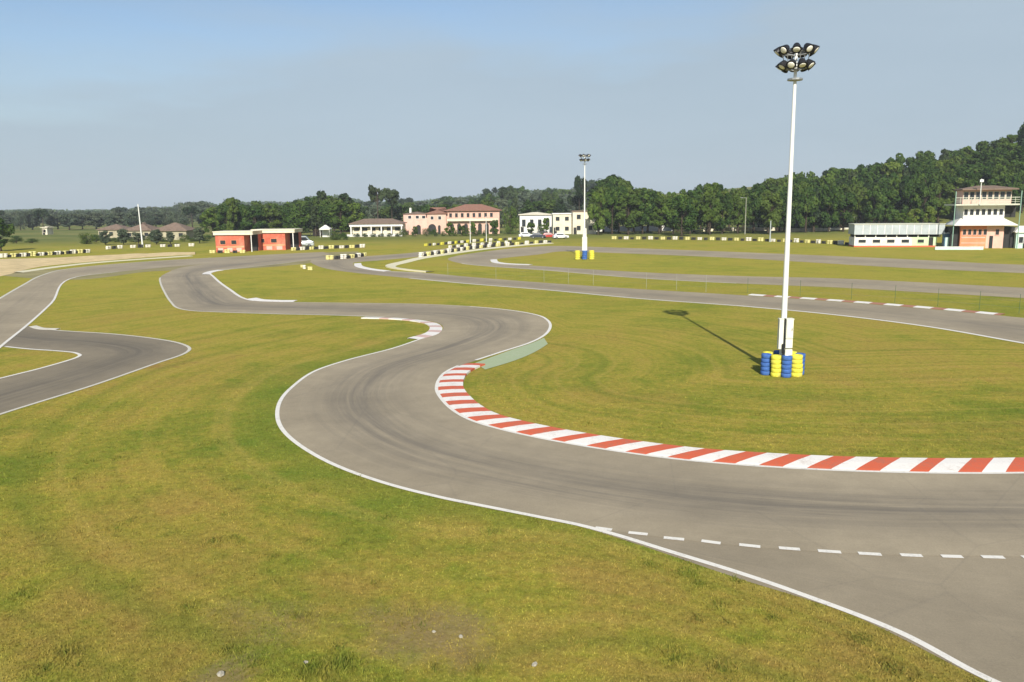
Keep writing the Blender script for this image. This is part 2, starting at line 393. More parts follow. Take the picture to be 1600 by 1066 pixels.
# pit-lane apron beneath the dashed line
PIT = [(1990, 905, 2300, 1420), (1780, 884, 1990, 1250), (1600, 871, 1720, 1140), (1400, 868, 1540, 1064), (1200, 857, 1330, 961), (1050, 842, 1150, 903), (960, 830, 1000, 852), (900, 821, 905, 823), (860, 812, 858, 813.5)]
pit_o, PA, PB = ribbon('pit_lane', [(a, b-6, c, d) for a, b, c, d in PIT], 'asphalt_pit', .005, n=8, across=6)
LEFT = [(-260, 640, -110, 700), (-130, 545, -60, 604), (0, 465, 0, 545), (35, 445, 45, 508), (62, 431, 82, 474), (100, 421, 121, 433), (165, 414, 185, 425), (250, 407.5, 280, 416), (330, 403, 370, 409), (420, 398, 450, 403), (505, 394, 520, 398)]
left_o, LA, LB = ribbon('track', LEFT, 'asphalt_pale', .009, n=8)
HAIR = [(40, 509, -30, 538), (90, 516, 42, 546), (180, 522, 86, 549), (250, 530, 112, 551.5), (285, 537, 120, 554), (299, 545, 122, 555.8), (288, 554, 117, 559), (250, 567, 104, 563.5), (150, 602, 60, 576), (60, 630, 20, 586), (0, 649, -20, 596), (-160, 706, -160, 640)]
hair_o, HA, HB = ribbon('track', HAIR, 'asphalt_dark', .006, n=8)
MID = [(1950, 603, 1950, 536), (1780, 568, 1780, 515), (1600, 537, 1600, 497), (1450, 511, 1450, 483), (1300, 492, 1300, 471), (1150, 478, 1150, 461), (1000, 467, 1000, 452), (850, 453, 850, 442), (730, 443.5, 735, 433), (640, 435, 660, 426.5), (560, 427, 604, 424), (515, 421, 575, 421),
       (490, 413, 556, 416), (486, 407, 552, 412.5), (500, 403, 556, 410), (560, 401, 600, 406.5), (640, 395.5, 668, 399.5), (700, 388, 722, 391), (760, 380, 775, 383)]
mid_o, GA, GB = ribbon('track', MID, 'asphalt_far', .007, n=8)
UP = [(1950, 421, 1950, 440), (1600, 414, 1600, 427), (1400, 404.5, 1400, 418), (1150, 394, 1150, 403.5), (960, 387, 960, 395.5), (866, 384.5, 880, 393), (800, 388.5, 840, 398), (745, 395, 795, 402.5), (712, 400.5, 772, 405.5), (700, 404.5, 766, 408), (708, 409, 768, 410.5),
      (740, 414.5, 790, 412.5), (850, 422.5, 860, 417), (1000, 435, 1000, 425.5), (1150, 443, 1150, 431.5), (1300, 449, 1300, 435), (1450, 457.5, 1450, 442), (1600, 466, 1600, 450), (1950, 488, 1950, 468)]
up_o, UA, UB = ribbon('track', UP, 'asphalt_pale', .008, n=8)

Z = .016
mid_m = len(MA)
def sub(C, a, b): return C[int(a*8):int(b*8)+1]
# painted edge lines
lo = np.concatenate([PB[8*2:][:].copy()[:-8], ]) if False else PB
outer = crom(gp([(2300, 1420), (1990, 1250), (1720, 1140), (1540, 1064), (1400, 990), (1240, 928), (1150, 897), (1050, 866), (960, 838), (900, 822), (850, 812), (800, 802), (740, 790), (690, 780), (600, 757), (520, 728), (465, 697), (438, 672), (430, 650), (436, 625), (455, 604), (490, 580), (540, 563), (610, 545), (655, 530)]), 10)
strip('edge_line', outer, -.17, .0, 'line', Z)
strip('edge_line', sub(MA, 25, 34), -.15, .05, 'oldline', Z)
strip('edge_line', sub(MA, 25, 34), -.15, .05, 'oldline', Z) if False else None
strip('edge_line', sub(MBd, 0, 16), .0, .16, 'line', Z)
strip('edge_line', sub(MBd, 16.9, 25), 0, .2, 'line', Z)
strip('edge_line', sub(MBd, 25, 29), 0, .1, 'oldline', Z)
strip('edge_line', sub(MBd, 29, 36), 0, .3, 'line', Z)
strip('edge_line', sub(MBd, 36, 38), 0, .2, 'oldline', Z)
strip('edge_line', sub(LA, 1, 8), -.28, 0, 'oldline', Z)
strip('edge_line', sub(LB, 1, 6), 0, .2, 'line', Z+.003)
strip('edge_line', sub(HA, .4, 10.9), -.2, 0, 'oldline', Z)
strip('edge_line', sub(HB, .6, 10.9), 0, .2, 'line', Z)
strip('edge_line', sub(GA, 0, 5), -.25, .1, 'line', Z)
strip('edge_line', sub(GA, 5, 9), -.25, .2, 'oldline', Z)
strip('edge_line', sub(UA, 10.5, 14), -.05, .25, 'oldline', Z)
strip('edge_line', sub(GB, 9, 11), -.2, .2, 'oldline', Z)
# short white kerb slab strips
def kstrip(pts, w, mats, label, **k):
    C = crom(gp(pts), 8); return kerb('kerb', C, w, (0, 1), mats, label, **k)
kerb('kerb', sub(MBd, 0, 16.4), 1.2, (0, 1), ['kwhite', 'kred'], 'long red and white striped kerb curving round the inside of the foreground bend', step=1.52, duty=.52,
     skew=lambda t: -1.05 if t < .5 else -1.05+(t-.5)*2.1, sign=-1, inner=.0, rise=.09)
kstrip([(572, 495.5), (620, 497), (655, 500), (680, 504.5), (690, 510), (690, 517), (682, 523), (655, 531)], .9, ['kwhite', 'kpink'], 'faded white and pink kerb on the tip of the grass tongue in the middle of the photo', step=2.4, duty=.6, sign=-1)
kstrip([(385, 467.5), (400, 470.5), (430, 471.8), (458, 472)], 1.0, ['kwhite', 'kwhite'], 'solid white kerb along the lower edge of the left infield grass', sign=1)
kstrip([(328, 429), (331, 426.5), (340, 424), (350, 422.5)], 1.0, ['kwhite', 'kwhite'], 'short white kerb on the far left corner of the infield grass', sign=1)
kstrip([(1168, 461.5), (1300, 470.5), (1450, 482.5), (1562, 493)], .9, ['kwhite', 'kold'], 'dashed white kerb along the far edge of the back straight', step=2.45, duty=.56, sign=1)
kstrip([(553, 412), (556, 417), (575, 421.5), (600, 424.5)], 1.1, ['kwhite', 'kwhite'], 'white hooked kerb on the tight corner left of the cream barrier strip', sign=1)
kstrip([(766, 406), (770, 410.5), (790, 413), (826, 414.5)], 1.1, ['kwhite', 'kwhite'], 'white hooked kerb on the hairpin behind the cream barrier strip', sign=1)
kstrip([(866, 380.5), (830, 383), (760, 390), (700, 398.5), (665, 404), (640, 410), (618, 416.5), (640, 421), (680, 425)], 1.5, ['kcream', 'kcream'], 'long cream kerb leading away beneath the rows of tyres', sign=-1, rise=.15)
kstrip([(45, 511), (60, 515), (86, 516)], .5, ['oldline', 'oldline'], 'small grey white kerb where the left hairpin leaves the track', sign=1)
# dashes of the pit exit line
dash = MB()
for x0, y0, x1, y1 in [(930, 825.5, 956, 829), (982, 833, 1012, 836), (1037, 841, 1069, 844), (1096, 846, 1126, 850), (1155, 852, 1188, 855.5), (1217, 857, 1250, 859.5), (1278, 861.5, 1314, 864), (1341, 865.5, 1377, 867.5), (1407, 868, 1441, 869.5), (1471, 870, 1504, 871), (1534, 871, 1569, 872), (1597, 871.5, 1632, 872), (1662, 873, 1698, 874)]:
    a = at(x0, y0).xy; b = at(x1, y1).xy; t = (b-a).normalized(); n = Vector((-t.y, t.x))*.085
    dash.add([(*(a-n), Z), (*(b-n), Z), (*(b+n), Z), (*(a+n), Z)], [(0, 1, 2, 3)])
dash.v = [(x, y, z+.004) for x, y, z in dash.v]
tag(dash.build('lane_dashes', 'line'), kind='structure')
def patch(name, pts, mat, z, kind='structure', n=6):
    C = crom(gp(pts+[pts[0]]), n)[:-1]; v = [(p[0], p[1], z) for p in C]
    me = bpy.data.meshes.new(name); me.from_pydata(v, [], [tuple(range(len(v)))]); me.materials.append(M[mat]); up_normals(me)
    o = bpy.data.objects.new(name, me); col.objects.link(o); tag(o, kind=kind); return o
g0 = crom(gp([(742, 568), (775, 556), (800, 547), (830, 537), (850, 528.5)]), 6); g1 = crom(gp([(758, 578), (795, 567), (822, 557), (842, 547), (856, 538)]), 6)
mb = MB(); v = []
for a, b in zip(g0, g1): v += [(a[0], a[1], .02), (b[0], b[1], .02)]
mb.add(v, [(2*i, 2*i+1, 2*i+3, 2*i+2) for i in range(len(g0)-1)]); o = mb.build('runoff_strip', 'green'); up_normals(o.data); tag(o, kind='structure')
# sand berm, dusty verge and cream kerb on the left
def band(name, top, bot, mat, z, raise_=0.0):
    A = crom(gp(top), 8); B = crom(gp(bot), 8); mb = MB(); v = []
    for a, b in zip(A, B):
        for k in range(7):
            u = k/6; p = a*(1-u)+b*u; hh = raise_*math.sin(PI*u)*(.8+.4*math.sin(p[0]*.7)*math.cos(p[1]*.5))
            v.append((p[0], p[1], z+hh))
    mb.add(v, [(i*7+k, i*7+k+1, i*7+k+8, i*7+k+7) for i in range(len(A)-1) for k in range(6)])
    o = mb.build(name, mat, smooth=True); up_normals(o.data); tag(o, kind='structure'); return o
band('sand_bank', [(-120, 410), (0, 405), (80, 403), (160, 399), (240, 396), (305, 394)], [(-120, 452), (0, 432), (70, 416), (160, 408), (240, 401.5), (305, 398)], 'sand', .012, .35)
band('verge', [(-60, 424), (120, 420), (240, 410), (330, 404), (440, 397), (560, 393)], [(-60, 425), (125, 437), (240, 424), (330, 422), (440, 416), (560, 400)], 'dust', .0035)
kstrip([(36, 426), (100, 417), (150, 411.5), (200, 407.5), (250, 404), (302, 400.5)], 1.3, ['kcream', 'kcream'], 'long cream kerb beside the sand bank on the left', sign=1, rise=.1)

# ================================================================= GROUND
def hill(x, y):
    a = np.clip((x-88)/125, 0, 1); b = np.clip((y-205)/100, 0, 1)
    return 24*(a*a*(3-2*a))*(b*b*(3-2*b))
def axis(lo, hi, step, far_, growth=1.13):
    a = list(np.arange(lo, hi+1e-6, step)); s = step
    while a[-1] < far_: s *= growth; a.append(a[-1]+s)
    s = step; pre = []
    x = lo
    while x > -far_: s *= growth; x -= s; pre.append(x)
    return np.array(pre[::-1]+a)
xs = axis(-34, 34, .5, 4500, 1.1); ys = axis(8, 66, .5, 4500, 1.1)
ys = ys[ys > -400]
X, Y = np.meshgrid(xs, ys); Zg = hill(X, Y)
edge = np.full(X.shape, 40.0)
near = (Y < 110) & (abs(X) < 90)
P = np.stack([X[near], Y[near]], 1)
def dist_to(C, P):
    best = np.full(len(P), 40.0)
    for i in range(len(C)-1):
        a, b = C[i], C[i+1]; ab = b-a; L2 = ab@ab+1e-9
        t = np.clip(((P-a)@ab)/L2, 0, 1); d = np.linalg.norm(P-a-t[:, None]*ab, axis=1); best = np.minimum(best, d)
    return best
def eff(d, x): return d*(1+np.clip((x+2)/5, 0, 1.6))+np.clip((x+2)/5, 0, 1)*1.2
edge[near] = np.minimum(eff(dist_to(outer[::2], P), P[:, 0]), dist_to(MBd[:8*17:2], P)*1.8+1.0)
dirt = np.zeros(X.shape)
for px, py, r, s in [(690, 985, 1.1, 1), (640, 1000, .9, .9), (600, 965, .9, .8), (430, 975, 1.3, .75), (360, 955, .9, .7), (350, 1056, .5, 1.2), (330, 1062, .5, 1), (720, 1020, .8, .8), (520, 1040, .7, .6), (1080, 980, .8, .5)]:
    p = at(px, py); dirt = np.maximum(dirt, s*np.exp(-((X-p.x)**2+(Y-p.y)**2)/(2*r*r)))
mead = np.clip((Y-185)/60, 0, 1)
nx, ny = len(xs), len(ys)
me = bpy.data.meshes.new('ground')
vv = np.stack([X, Y, Zg], -1).reshape(-1, 3)
idx = np.arange(nx*ny).reshape(ny, nx)
q = np.stack([idx[:-1, :-1], idx[:-1, 1:], idx[1:, 1:], idx[1:, :-1]], -1).reshape(-1, 4)
def np_mesh(me, vv, q):
    k = q.shape[1]
    me.vertices.add(len(vv)); me.vertices.foreach_set('co', vv.astype(np.float32).ravel())
    me.loops.add(q.size); me.loops.foreach_set('vertex_index', q.astype(np.int32).ravel())
    me.polygons.add(len(q)); me.polygons.foreach_set('loop_start', np.arange(0, q.size, k, dtype=np.int32))
    me.polygons.foreach_set('loop_total', np.full(len(q), k, dtype=np.int32))
    me.update(calc_edges=True)
def attr(me, name, vals, dom='POINT'):
    a = me.attributes.new(name, 'FLOAT', dom); a.data.foreach_set('value', np.asarray(vals, dtype=np.float32).ravel())
np_mesh(me, vv, q); me.polygons.foreach_set('use_smooth', [True]*len(q))
attr(me, 'edge', edge); attr(me, 'dirt', dirt); attr(me, 'meadow', mead)
me.materials.append(M['turf']); ground = bpy.data.objects.new('ground', me); col.objects.link(ground); tag(ground, kind='structure')

# grass blades in the foreground
def inside(P, poly):
    x, y = P[:, 0], P[:, 1]; c = np.zeros(len(P), bool); n = len(poly); j = n-1
    for i in range(n):
        xi, yi = poly[i]; xj, yj = poly[j]
        cond = ((yi > y) != (yj > y)) & (x < (xj-xi)*(y-yi)/(yj-yi+1e-12)+xi); c ^= cond; j = i
    return c
NT = 430000
u = rng.random(NT); ty = 10 + (46-10)*u**1.9; hx = ty*.70; tx = (rng.random(NT)*2-1)*hx
T = np.stack([tx, ty], 1); bad = np.zeros(NT, bool)
for A, B in TRACKS: bad |= inside(T, np.concatenate([A[::2], B[::-1][::2]]))
de = dist_to(outer[::2], T); bad |= (de < .04)
kb = dist_to(MBd[:8*17:2], T); bad |= (kb < 1.75)
gpoly = np.concatenate([g0, g1[::-1]]); bad |= inside(T, gpoly)
bad |= rng.random(NT) < np.clip((ty-20)/24, 0, 1)
dl = np.zeros(NT)
for px, py, r in [(690, 985, 1.0), (640, 1000, .8), (350, 1056, .4)]:
    p = at(px, py); dl = np.maximum(dl, np.exp(-((tx-p.x)**2+(ty-p.y)**2)/(2*r*r)))
bad |= rng.random(NT) < dl*.8
T = T[~bad]; de = de[~bad]; n = len(T)
ang = rng.random(n)*2*PI; h = .014+.03*rng.random(n)**2.5; w = (.004+.006*rng.random(n))*(1+ T[:, 1]/30)
h = h*(1+T[:, 1]/60)
wd = at(545, 1052); weed = np.exp(-(((T[:, 0]-wd.x)/1.0)**2+((T[:, 1]-wd.y)/.35)**2)); h = h*(1+2.6*weed*rng.random(n))
cx = rng.random(170); cy = 12+22*cx**1.3; cxx = (rng.random(170)*2-1)*cy*.68; cr = .07+.16*rng.random(170); kk = np.ones(n); weedy = np.zeros(n)
for a_, b_, c_ in zip(cxx, cy, cr):
    gsn = np.exp(-((T[:, 0]-a_)**2+(T[:, 1]-b_)**2)/(2*c_*c_)); kk = np.maximum(kk, 1+1.9*gsn); weedy = np.maximum(weedy, gsn)
h = h*kk
dx = np.cos(ang)*w; dy = np.sin(ang)*w; lean = (rng.random((n, 2))-.5)*h[:, None]*1.6
v0 = np.stack([T[:, 0]-dx, T[:, 1]-dy, np.zeros(n)], 1); v1 = np.stack([T[:, 0]+dx, T[:, 1]+dy, np.zeros(n)], 1)
v2 = np.stack([T[:, 0]+lean[:, 0], T[:, 1]+lean[:, 1], h], 1)
me = bpy.data.meshes.new('grass'); np_mesh(me, np.stack([v0, v1, v2], 1).reshape(-1, 3), np.arange(n*3).reshape(-1, 3))
attr(me, 'tone', np.repeat(rng.random(n)*(1-.6*weedy), 3)); attr(me, 'edge', np.repeat(np.minimum(eff(de, T[:, 0]), 40)*(1-weedy), 3))
me.materials.append(M['blades']); go = bpy.data.objects.new('grass', me); col.objects.link(go)
tag(go, 'short dry yellow green grass in the foreground', 'grass', kind='stuff')

# stones
def stone(px, py, r, lab):
    mb = MB(); rs = random.Random(px)
    prof = [(r*.7, 0), (r, r*.25), (r*.8, r*.6), (r*.3, r*.75)]
    mb.lathe(prof, 7); mb.v = [(x*(1+rs.uniform(-.25, .25)), y*(.8+rs.uniform(-.2, .2)), z*(1+rs.uniform(-.2, .2))) for x, y, z in mb.v]
    p = at(px, py); o = mb.build('stone', 'stone', loc=p, rz=rs.random()*6); tag(o, lab, 'stone', 'pale stones in the foreground grass')
stone(720, 996, .06, 'small pale stone at the right end of the bare earth patch')
stone(835, 1040, .07, 'flat pale stone alone in the grass right of the earth patch')
stone(678, 988, .045, 'tiny pale stone in the middle of the bare earth patch')
stone(345, 1055, .09, 'broad pale stone at the bottom edge left of centre')
stone(478, 1036, .05, 'pale stone beside the dark tuft at the bottom of the photo')

# ================================================================= FLOODLIGHT MASTS
def rot_to(d):
    return Vector((0, 0, 1)).rotation_difference(Vector(d).normalized()).to_matrix()
def cone_along(mb, c, d, prof, n=14, mi=0, capa=True, capb=True):
    Rm = rot_to(d); c = Vector(c)
    mb.rings([[c + Rm @ Vector((r*math.cos(2*PI*i/n), r*math.sin(2*PI*i/n), z)) for i in range(n)] for r, z in prof], mi, capa, capb)
def floodlight(parent, pos, az, tilt, s=1.0):
    o = empty('x')
    bpy.data.objects.remove(o)
    d = Vector((math.cos(az)*math.cos(tilt), math.sin(az)*math.cos(tilt), -math.sin(tilt)))
    m = MB(); cone_along(m, (0, 0, 0), d, [(.1*s, -.26*s), (.17*s, -.24*s), (.23*s, -.1*s), (.29*s, .12*s), (.3*s, .16*s), (.27*s, .16*s), (.265*s, .11*s)], 14, 0, True, True)
    side = Vector((-math.sin(az), math.cos(az), 0))
    for sg in (-1, 1): m.tube(side*sg*.28*s, side*sg*.3*s + Vector((-math.cos(az)*.25*s, -math.sin(az)*.25*s, 0)), .022*s, n=5)
    h = m.build('floodlight', 'black', parent, smooth=False, loc=pos)
    l = MB(); cone_along(l, (0, 0, 0), d, [(.215*s, .163*s), (.16*s, .18*s), (.05*s, .195*s)], 14)
    l.build('lens', 'lens', h, smooth=True)
    return h
def mast(base, H, label, group, full=True, seed=0):
    root = empty('floodlight_mast', base); tag(root, label, 'floodlight mast', group)
    m = MB(); m.lathe([(.17, 0), (.15, 1.0), (.13, 5), (.1, 10), (.075, H-1.3), (.07, H-.25)], 14); m.build('pole', 'pole', root, smooth=True)
    m = MB(); m.lathe([(.34, 0), (.34, .05), (.21, .05), (.21, .12)], 12); m.build('base_plate', 'steel', root)
    zr = H-1.72
    m = MB(); m.lathe([(.12, zr), (.36, zr+.02), (.36, zr+.1), (.13, zr+.12)], 14)
    m.build('collar', 'steel', root)
    m = MB()
    for zz, rr in ((H-.45, .62), (H-1.15, .5)):
        n = 16
        for i in range(n):
            a, b = 2*PI*i/n, 2*PI*(i+1)/n
            m.tube((rr*math.cos(a), rr*math.sin(a), zz), (rr*math.cos(b), rr*math.sin(b), zz), .03, n=5)
        for i in range(6):
            a = 2*PI*i/6; m.tube((0, 0, zz-.12), (rr*math.cos(a), rr*math.sin(a), zz), .025, n=5)
    for i in range(6):
        a = 2*PI*(i+.5)/6; m.tube((.62*math.cos(a), .62*math.sin(a), H-.45), (.5*math.cos(a), .5*math.sin(a), H-1.15), .02, n=5)
    m.build('lamp_frame', 'steel', root)
    n = 9 if full else 6
    for zz, rr, off, tl in ((H-.34, .8, .2, .76), (H-1.02, .68, .62, .88)):
        for i in range(n):
            a = off+2*PI*i/n
            floodlight(root, (rr*math.cos(a), rr*math.sin(a), zz), a, tl+.2*math.sin(i*2.3), .78)
    return root
B1 = at(1221, 584.5)
m1 = mast(B1, 16.05, 'tall white floodlight mast in the right foreground grass', 'floodlight masts')
# cabinets on the foreground mast
m = MB(); m.box(-.33, -.11, -.36, -.12, 1.35, 2.85); m.box(-.35, -.10, -.38, -.10, 2.85, 2.89); m.build('side_cabinet', 'cab', m1)
m = MB(); m.box(-.02, .32, -.5, -.17, 1.9, 2.85); m.box(-.04, .34, -.52, -.15, 2.85, 2.9)
up = m.build('upper_cabinet', 'cab', m1); part('door', 'cab', up, lambda q: q.box(.02, .28, -.515, -.501, 1.95, 2.8)); part('latch', 'black', up, lambda q: q.box(.23, .26, -.535, -.516, 2.3, 2.42))
m = MB(); m.box(-.02, .32, -.48, -.17, 1.42, 1.87); m.build('meter_box', 'cab', m1)
m = MB(); m.box(-.05, .3, -.56, -.2, .5, 1.36); lc = m.build('lower_cabinet', 'cab', m1); part('door', 'cab', lc, lambda q: q.box(0, .26, -.575, -.561, .56, 1.3)); part('latch', 'black', lc, lambda q: q.box(.2, .225, -.595, -.576, .85, .98))
m = MB(); m.tube((-.07, -.32, .1), (-.07, -.32, 2.9), .035, n=6); m.tube((-.13, -.44, 1.15), (-.13, -.44, 1.62), .06, n=8); m.build('cable_duct', 'black', m1)
m2 = mast(at(913, 405), 16.9, 'slimmer floodlight mast standing by the hairpin in the middle distance', 'floodlight masts', full=False)
part('cabinet', 'cab', m2, lambda q: (q.box(-.4, .4, -.5, -.2, 1.3, 3.6), q.box(-.3, .3, -.45, -.2, 3.6, 5.0)))


def tyre_column(name, mat, n=5, r=.25, h=.215, seg=18):
    m = MB()
    for k in range(n):
        z = k*h; ox = random.uniform(-.022, .022); oy = random.uniform(-.022, .022)
        m.lathe([(r*.5, z+.03), (r*.93, z+.003), (r*.99, z+.02), (r, z+h*.5), (r*.99, z+h-.02), (r*.93, z+h-.003), (r*.5, z+h-.03), (r*.42, z+h*.5), (r*.5, z+.03)], seg, (ox, oy, 0), 0, False, False)
    return m.mesh(name, mat, smooth=True)
TY = {c: tyre_column('tyre_stack', c) for c in ('yellow', 'blue')}
ring = [(-1.0, -.1, 'blue', 'leftmost blue tyre stack round the near mast'), (-.56, -.62, 'yellow', 'yellow tyre stack left of centre at the near mast foot'), (.0, -.86, 'blue', 'front centre blue tyre stack at the near mast foot'),
        (.66, -.66, 'yellow', 'broad bright yellow tyre stack right of centre at the near mast foot'), (1.05, -.12, 'blue', 'rightmost dull blue tyre stack round the near mast'),
        (.8, .55, 'yellow', 'yellow tyre stack behind the rightmost blue one'), (0.05, .85, 'blue', 'blue tyre stack directly behind the near mast'), (-.7, .52, 'yellow', 'yellow tyre stack behind the leftmost blue one')]
for dx, dy, c, lab in ring:
    o = bpy.data.objects.new('tyre_stack', TY[c]); col.objects.link(o); o.location = (B1.x+dx*.83, B1.y+dy*.83, 0)
    o.scale = (1.0, 1, 1) if lab[:5] != 'broad' else (1.2, 1.2, 1.02); tag(o, lab, 'tyre stack', 'painted tyre stacks round the mast foot')
B2 = at(913, 405)
for dx, c, lab in ((-1.15, 'yellow', 'yellow tyre stack left of the middle distance mast'), (0, 'blue', 'blue tyre stack in front of the middle distance mast'), (1.15, 'yellow', 'yellow tyre stack right of the middle distance mast')):
    o = bpy.data.objects.new('tyre_stack', TY[c]); col.objects.link(o); o.location = (B2.x+dx, B2.y-.8, 0); o.scale = (1.7, 1.7, 1.35); tag(o, lab, 'tyre stack', 'tyre stacks round the middle mast')

# ================================================================= TYRE BARRIERS
def bundle(mat):
    m = MB(); h = .27; rr = random.Random(3)
    for j in range(2):
        for k in range(3):
            z = k*h; cx = (j-.5)*.48+rr.uniform(-.02, .02)
            r = .26
            m.lathe([(r*.5, z+.03), (r*.9, z+.004), (r, z+h*.5), (r*.9, z+h-.004), (r*.5, z+h-.03)], 10, (cx, rr.uniform(-.03, .03), 0), 0, True, True)
    return m.mesh('tyre_bundle', mat, smooth=True)
BU = {c: bundle(c) for c in ('pyellow', 'pwhite', 'rubber', 'ppink', 'yellow')}
ORD = ['first', 'second', 'third', 'fourth', 'fifth', 'sixth', 'seventh', 'eighth', 'ninth', 'tenth', 'eleventh', 'twelfth', 'thirteenth', 'fourteenth', 'fifteenth', 'sixteenth', 'seventeenth', 'eighteenth', 'nineteenth', 'twentieth', 'twentyfirst', 'twentysecond']
CN = dict(pyellow='cream yellow', pwhite='off-white', rubber='unpainted black', ppink='faded pink', yellow='bright yellow')
def row(path, n, cols, where, group, s=1.0, skip_dark=False):
    C = crom(gp(path), 8); d = np.concatenate([[0], np.cumsum(np.linalg.norm(np.diff(C, axis=0), axis=1))]); cnt = {}
    for i in range(n):
        c = cols[i % len(cols)]
        if c is None: continue
        t = d[-1]*(i+.5)/n; x = np.interp(t, d, C[:, 0]); y = np.interp(t, d, C[:, 1]); x2 = np.interp(t+.5, d, C[:, 0]); y2 = np.interp(t+.5, d, C[:, 1])
        x1 = np.interp(t-.5, d, C[:, 0]); y1 = np.interp(t-.5, d, C[:, 1])
        cnt[c] = cnt.get(c, 0)+1
        o = bpy.data.objects.new('tyre_bundle', BU[c]); col.objects.link(o); o.location = (x, y+random.uniform(-.15, .15), 0)
        o.rotation_euler = (0, 0, math.atan2(y2-y1, x2-x1)+random.uniform(-.15, .15)); k = s*random.uniform(.9, 1.1)*(.85 if c == 'rubber' else 1); o.scale = (k, k, k*random.uniform(.62, .82))
        tag(o, f'{ORD[cnt[c]-1]} {CN[c]} tyre bundle from the left {where}', 'tyre bundle', group)
row([(955, 374), (1080, 375), (1215, 378), (1338, 383.5)], 41, ['pyellow', 'rubber', 'pwhite', 'rubber'], 'in the barrier before the right wood', 'tyre barrier before the wood', 1.3)
row([(655, 403), (700, 395.5), (760, 387), (862, 379.5)], 34, ['pwhite', 'rubber', 'pyellow', 'rubber'], 'above the cream kerb', 'tyre barrier above the cream kerb', 1.25)
row([(662, 385), (700, 382), (750, 377.5), (815, 374.5)], 25, ['yellow', 'rubber', 'pwhite', 'rubber'], 'in front of the salmon villa', 'tyre barrier in front of the villa', 1.1)
row([(700, 388), (740, 384.5), (800, 380)], 16, ['pwhite', 'rubber'], 'in the middle row below the villa', 'middle tyre row below the villa', 1.1)
row([(510, 406), (535, 405), (572, 400.5)], 9, ['pyellow', 'rubber', 'pwhite', 'rubber'], 'on the verge left of the tight corner', 'tyre row at the tight corner', 1.3)
row([(455, 392), (500, 389.5), (570, 387)], 15, ['pyellow', 'rubber', 'pwhite', 'rubber'], 'right of the red pavilions', 'tyre row right of the red pavilions', 1.25)
row([(2, 403), (60, 400), (140, 395)], 21, ['pwhite', 'rubber', 'pyellow', 'rubber'], 'behind the sand bank at the far left', 'tyre row behind the sand bank', 1.3)
row([(165, 390), (210, 387.5), (305, 385)], 13, ['pwhite', 'rubber', 'pwhite', None], 'left of the red pavilions', 'tyre row left of the red pavilions', 1.3)
row([(326, 396), (385, 395.5)], 5, ['pyellow', 'rubber'], 'at the foot of the red pavilions', 'tyre row at the foot of the red pavilions', 1.2)
row([(470, 417), (482, 422), (495, 423)], 3, ['pyellow', 'pwhite', 'pyellow'], 'in the little cluster on the left infield', 'tyre cluster on the left infield', .8)

# ================================================================= BUILDINGS
def frame(px0, px1, py, phi=0.0):
    c = at((px0+px1)/2, py); x0 = far(px0, c.y)[0]; x1 = far(px1, c.y)[0]
    if phi:                                  # front turned towards the track by phi
        k1 = x1/c.y; cs, sn = math.cos(phi), math.sin(phi)
        return Vector((x0, c.y, 0)), (k1*c.y-x0)/(cs+k1*sn), -phi
    return Vector((x0, c.y, 0)), x1-x0, 0.0
def windows(root, xs_, y, z0, z1, w, frame_m='white', glass='winglass', name='window'):
    for x in xs_:
        f = part(name, frame_m, root, lambda q: (q.box(x-w/2-.08, x-w/2, y-.06, y-.003, z0-.08, z1+.08), q.box(x+w/2, x+w/2+.08, y-.06, y-.003, z0-.08, z1+.08), q.box(x-w/2, x+w/2, y-.06, y-.003, z1, z1+.08), q.box(x-w/2-.05, x+w/2+.05, y-.12, y-.061, z0-.1, z0)))
        part('pane', glass, f, lambda q: q.box(x-w/2, x+w/2, y-.03, y-.004, z0, z1))
# --- control tower
a, w, rz = frame(1504, 1572, 387.5, .26); d0 = a.y; k = d0/1250
tw = empty('control_tower', a, rz); tag(tw, 'three storey race control tower with orange ground floor and white awning', 'control tower')
def Hh(py, px=1540): return zat(px, py, d0)
z_aw0, z_aw1, z_d, z_r, z_rt = Hh(352), Hh(340), Hh(321), Hh(297), Hh(291)
D = 6.0
part('ground_floor', 'orange', tw, lambda q: q.box(0, w*.6, 0, D, 0, z_aw0))
part('ground_wing', 'rosy', tw, lambda q: q.box(w*.6+.003, w, .05, D, 0, z_aw0))
part('door', 'winglass', tw, lambda q: q.box(w*.68, w*.76, -.03, .046, 0, 2.3))
part('panel_band', 'rosy', tw, lambda q: (q.box(.2, w*.58, -.05, -.003, 1.9, 2.1), q.box(.2, w*.58, -.05, -.003, .9, 1.05)))
windows(tw, [w*(.09+.12*i) for i in range(5)], 0, z_aw0-1.75, z_aw0-.75, w*.075, 'rosy')
windows(tw, [w*.85], .05, z_aw0-1.75, z_aw0-.75, w*.08, 'rosy')
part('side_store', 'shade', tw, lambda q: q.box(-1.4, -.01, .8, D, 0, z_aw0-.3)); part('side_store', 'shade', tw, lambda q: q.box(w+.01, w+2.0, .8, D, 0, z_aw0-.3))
part('awning', 'canvas', tw, lambda q: q.hip(-1.6, w+1.7, -1.7, D, z_aw0, z_aw1+.5, inset=2.5, ov=0, thick=.12))
part('upper_floor', 'white', tw, lambda q: q.box(.3, w*.99, .4, D-.4, z_aw0+.2, z_d-.02))
windows(tw, [w*(.1+.135*i) for i in range(7)], .4, Hh(336), Hh(327), w*.085)
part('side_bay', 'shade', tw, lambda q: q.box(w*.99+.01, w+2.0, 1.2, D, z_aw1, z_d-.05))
part('deck', 'deck', tw, lambda q: q.box(-1.75, w+2.05, -1.3, D, z_d, z_d+.28))
zr0 = z_d+.28
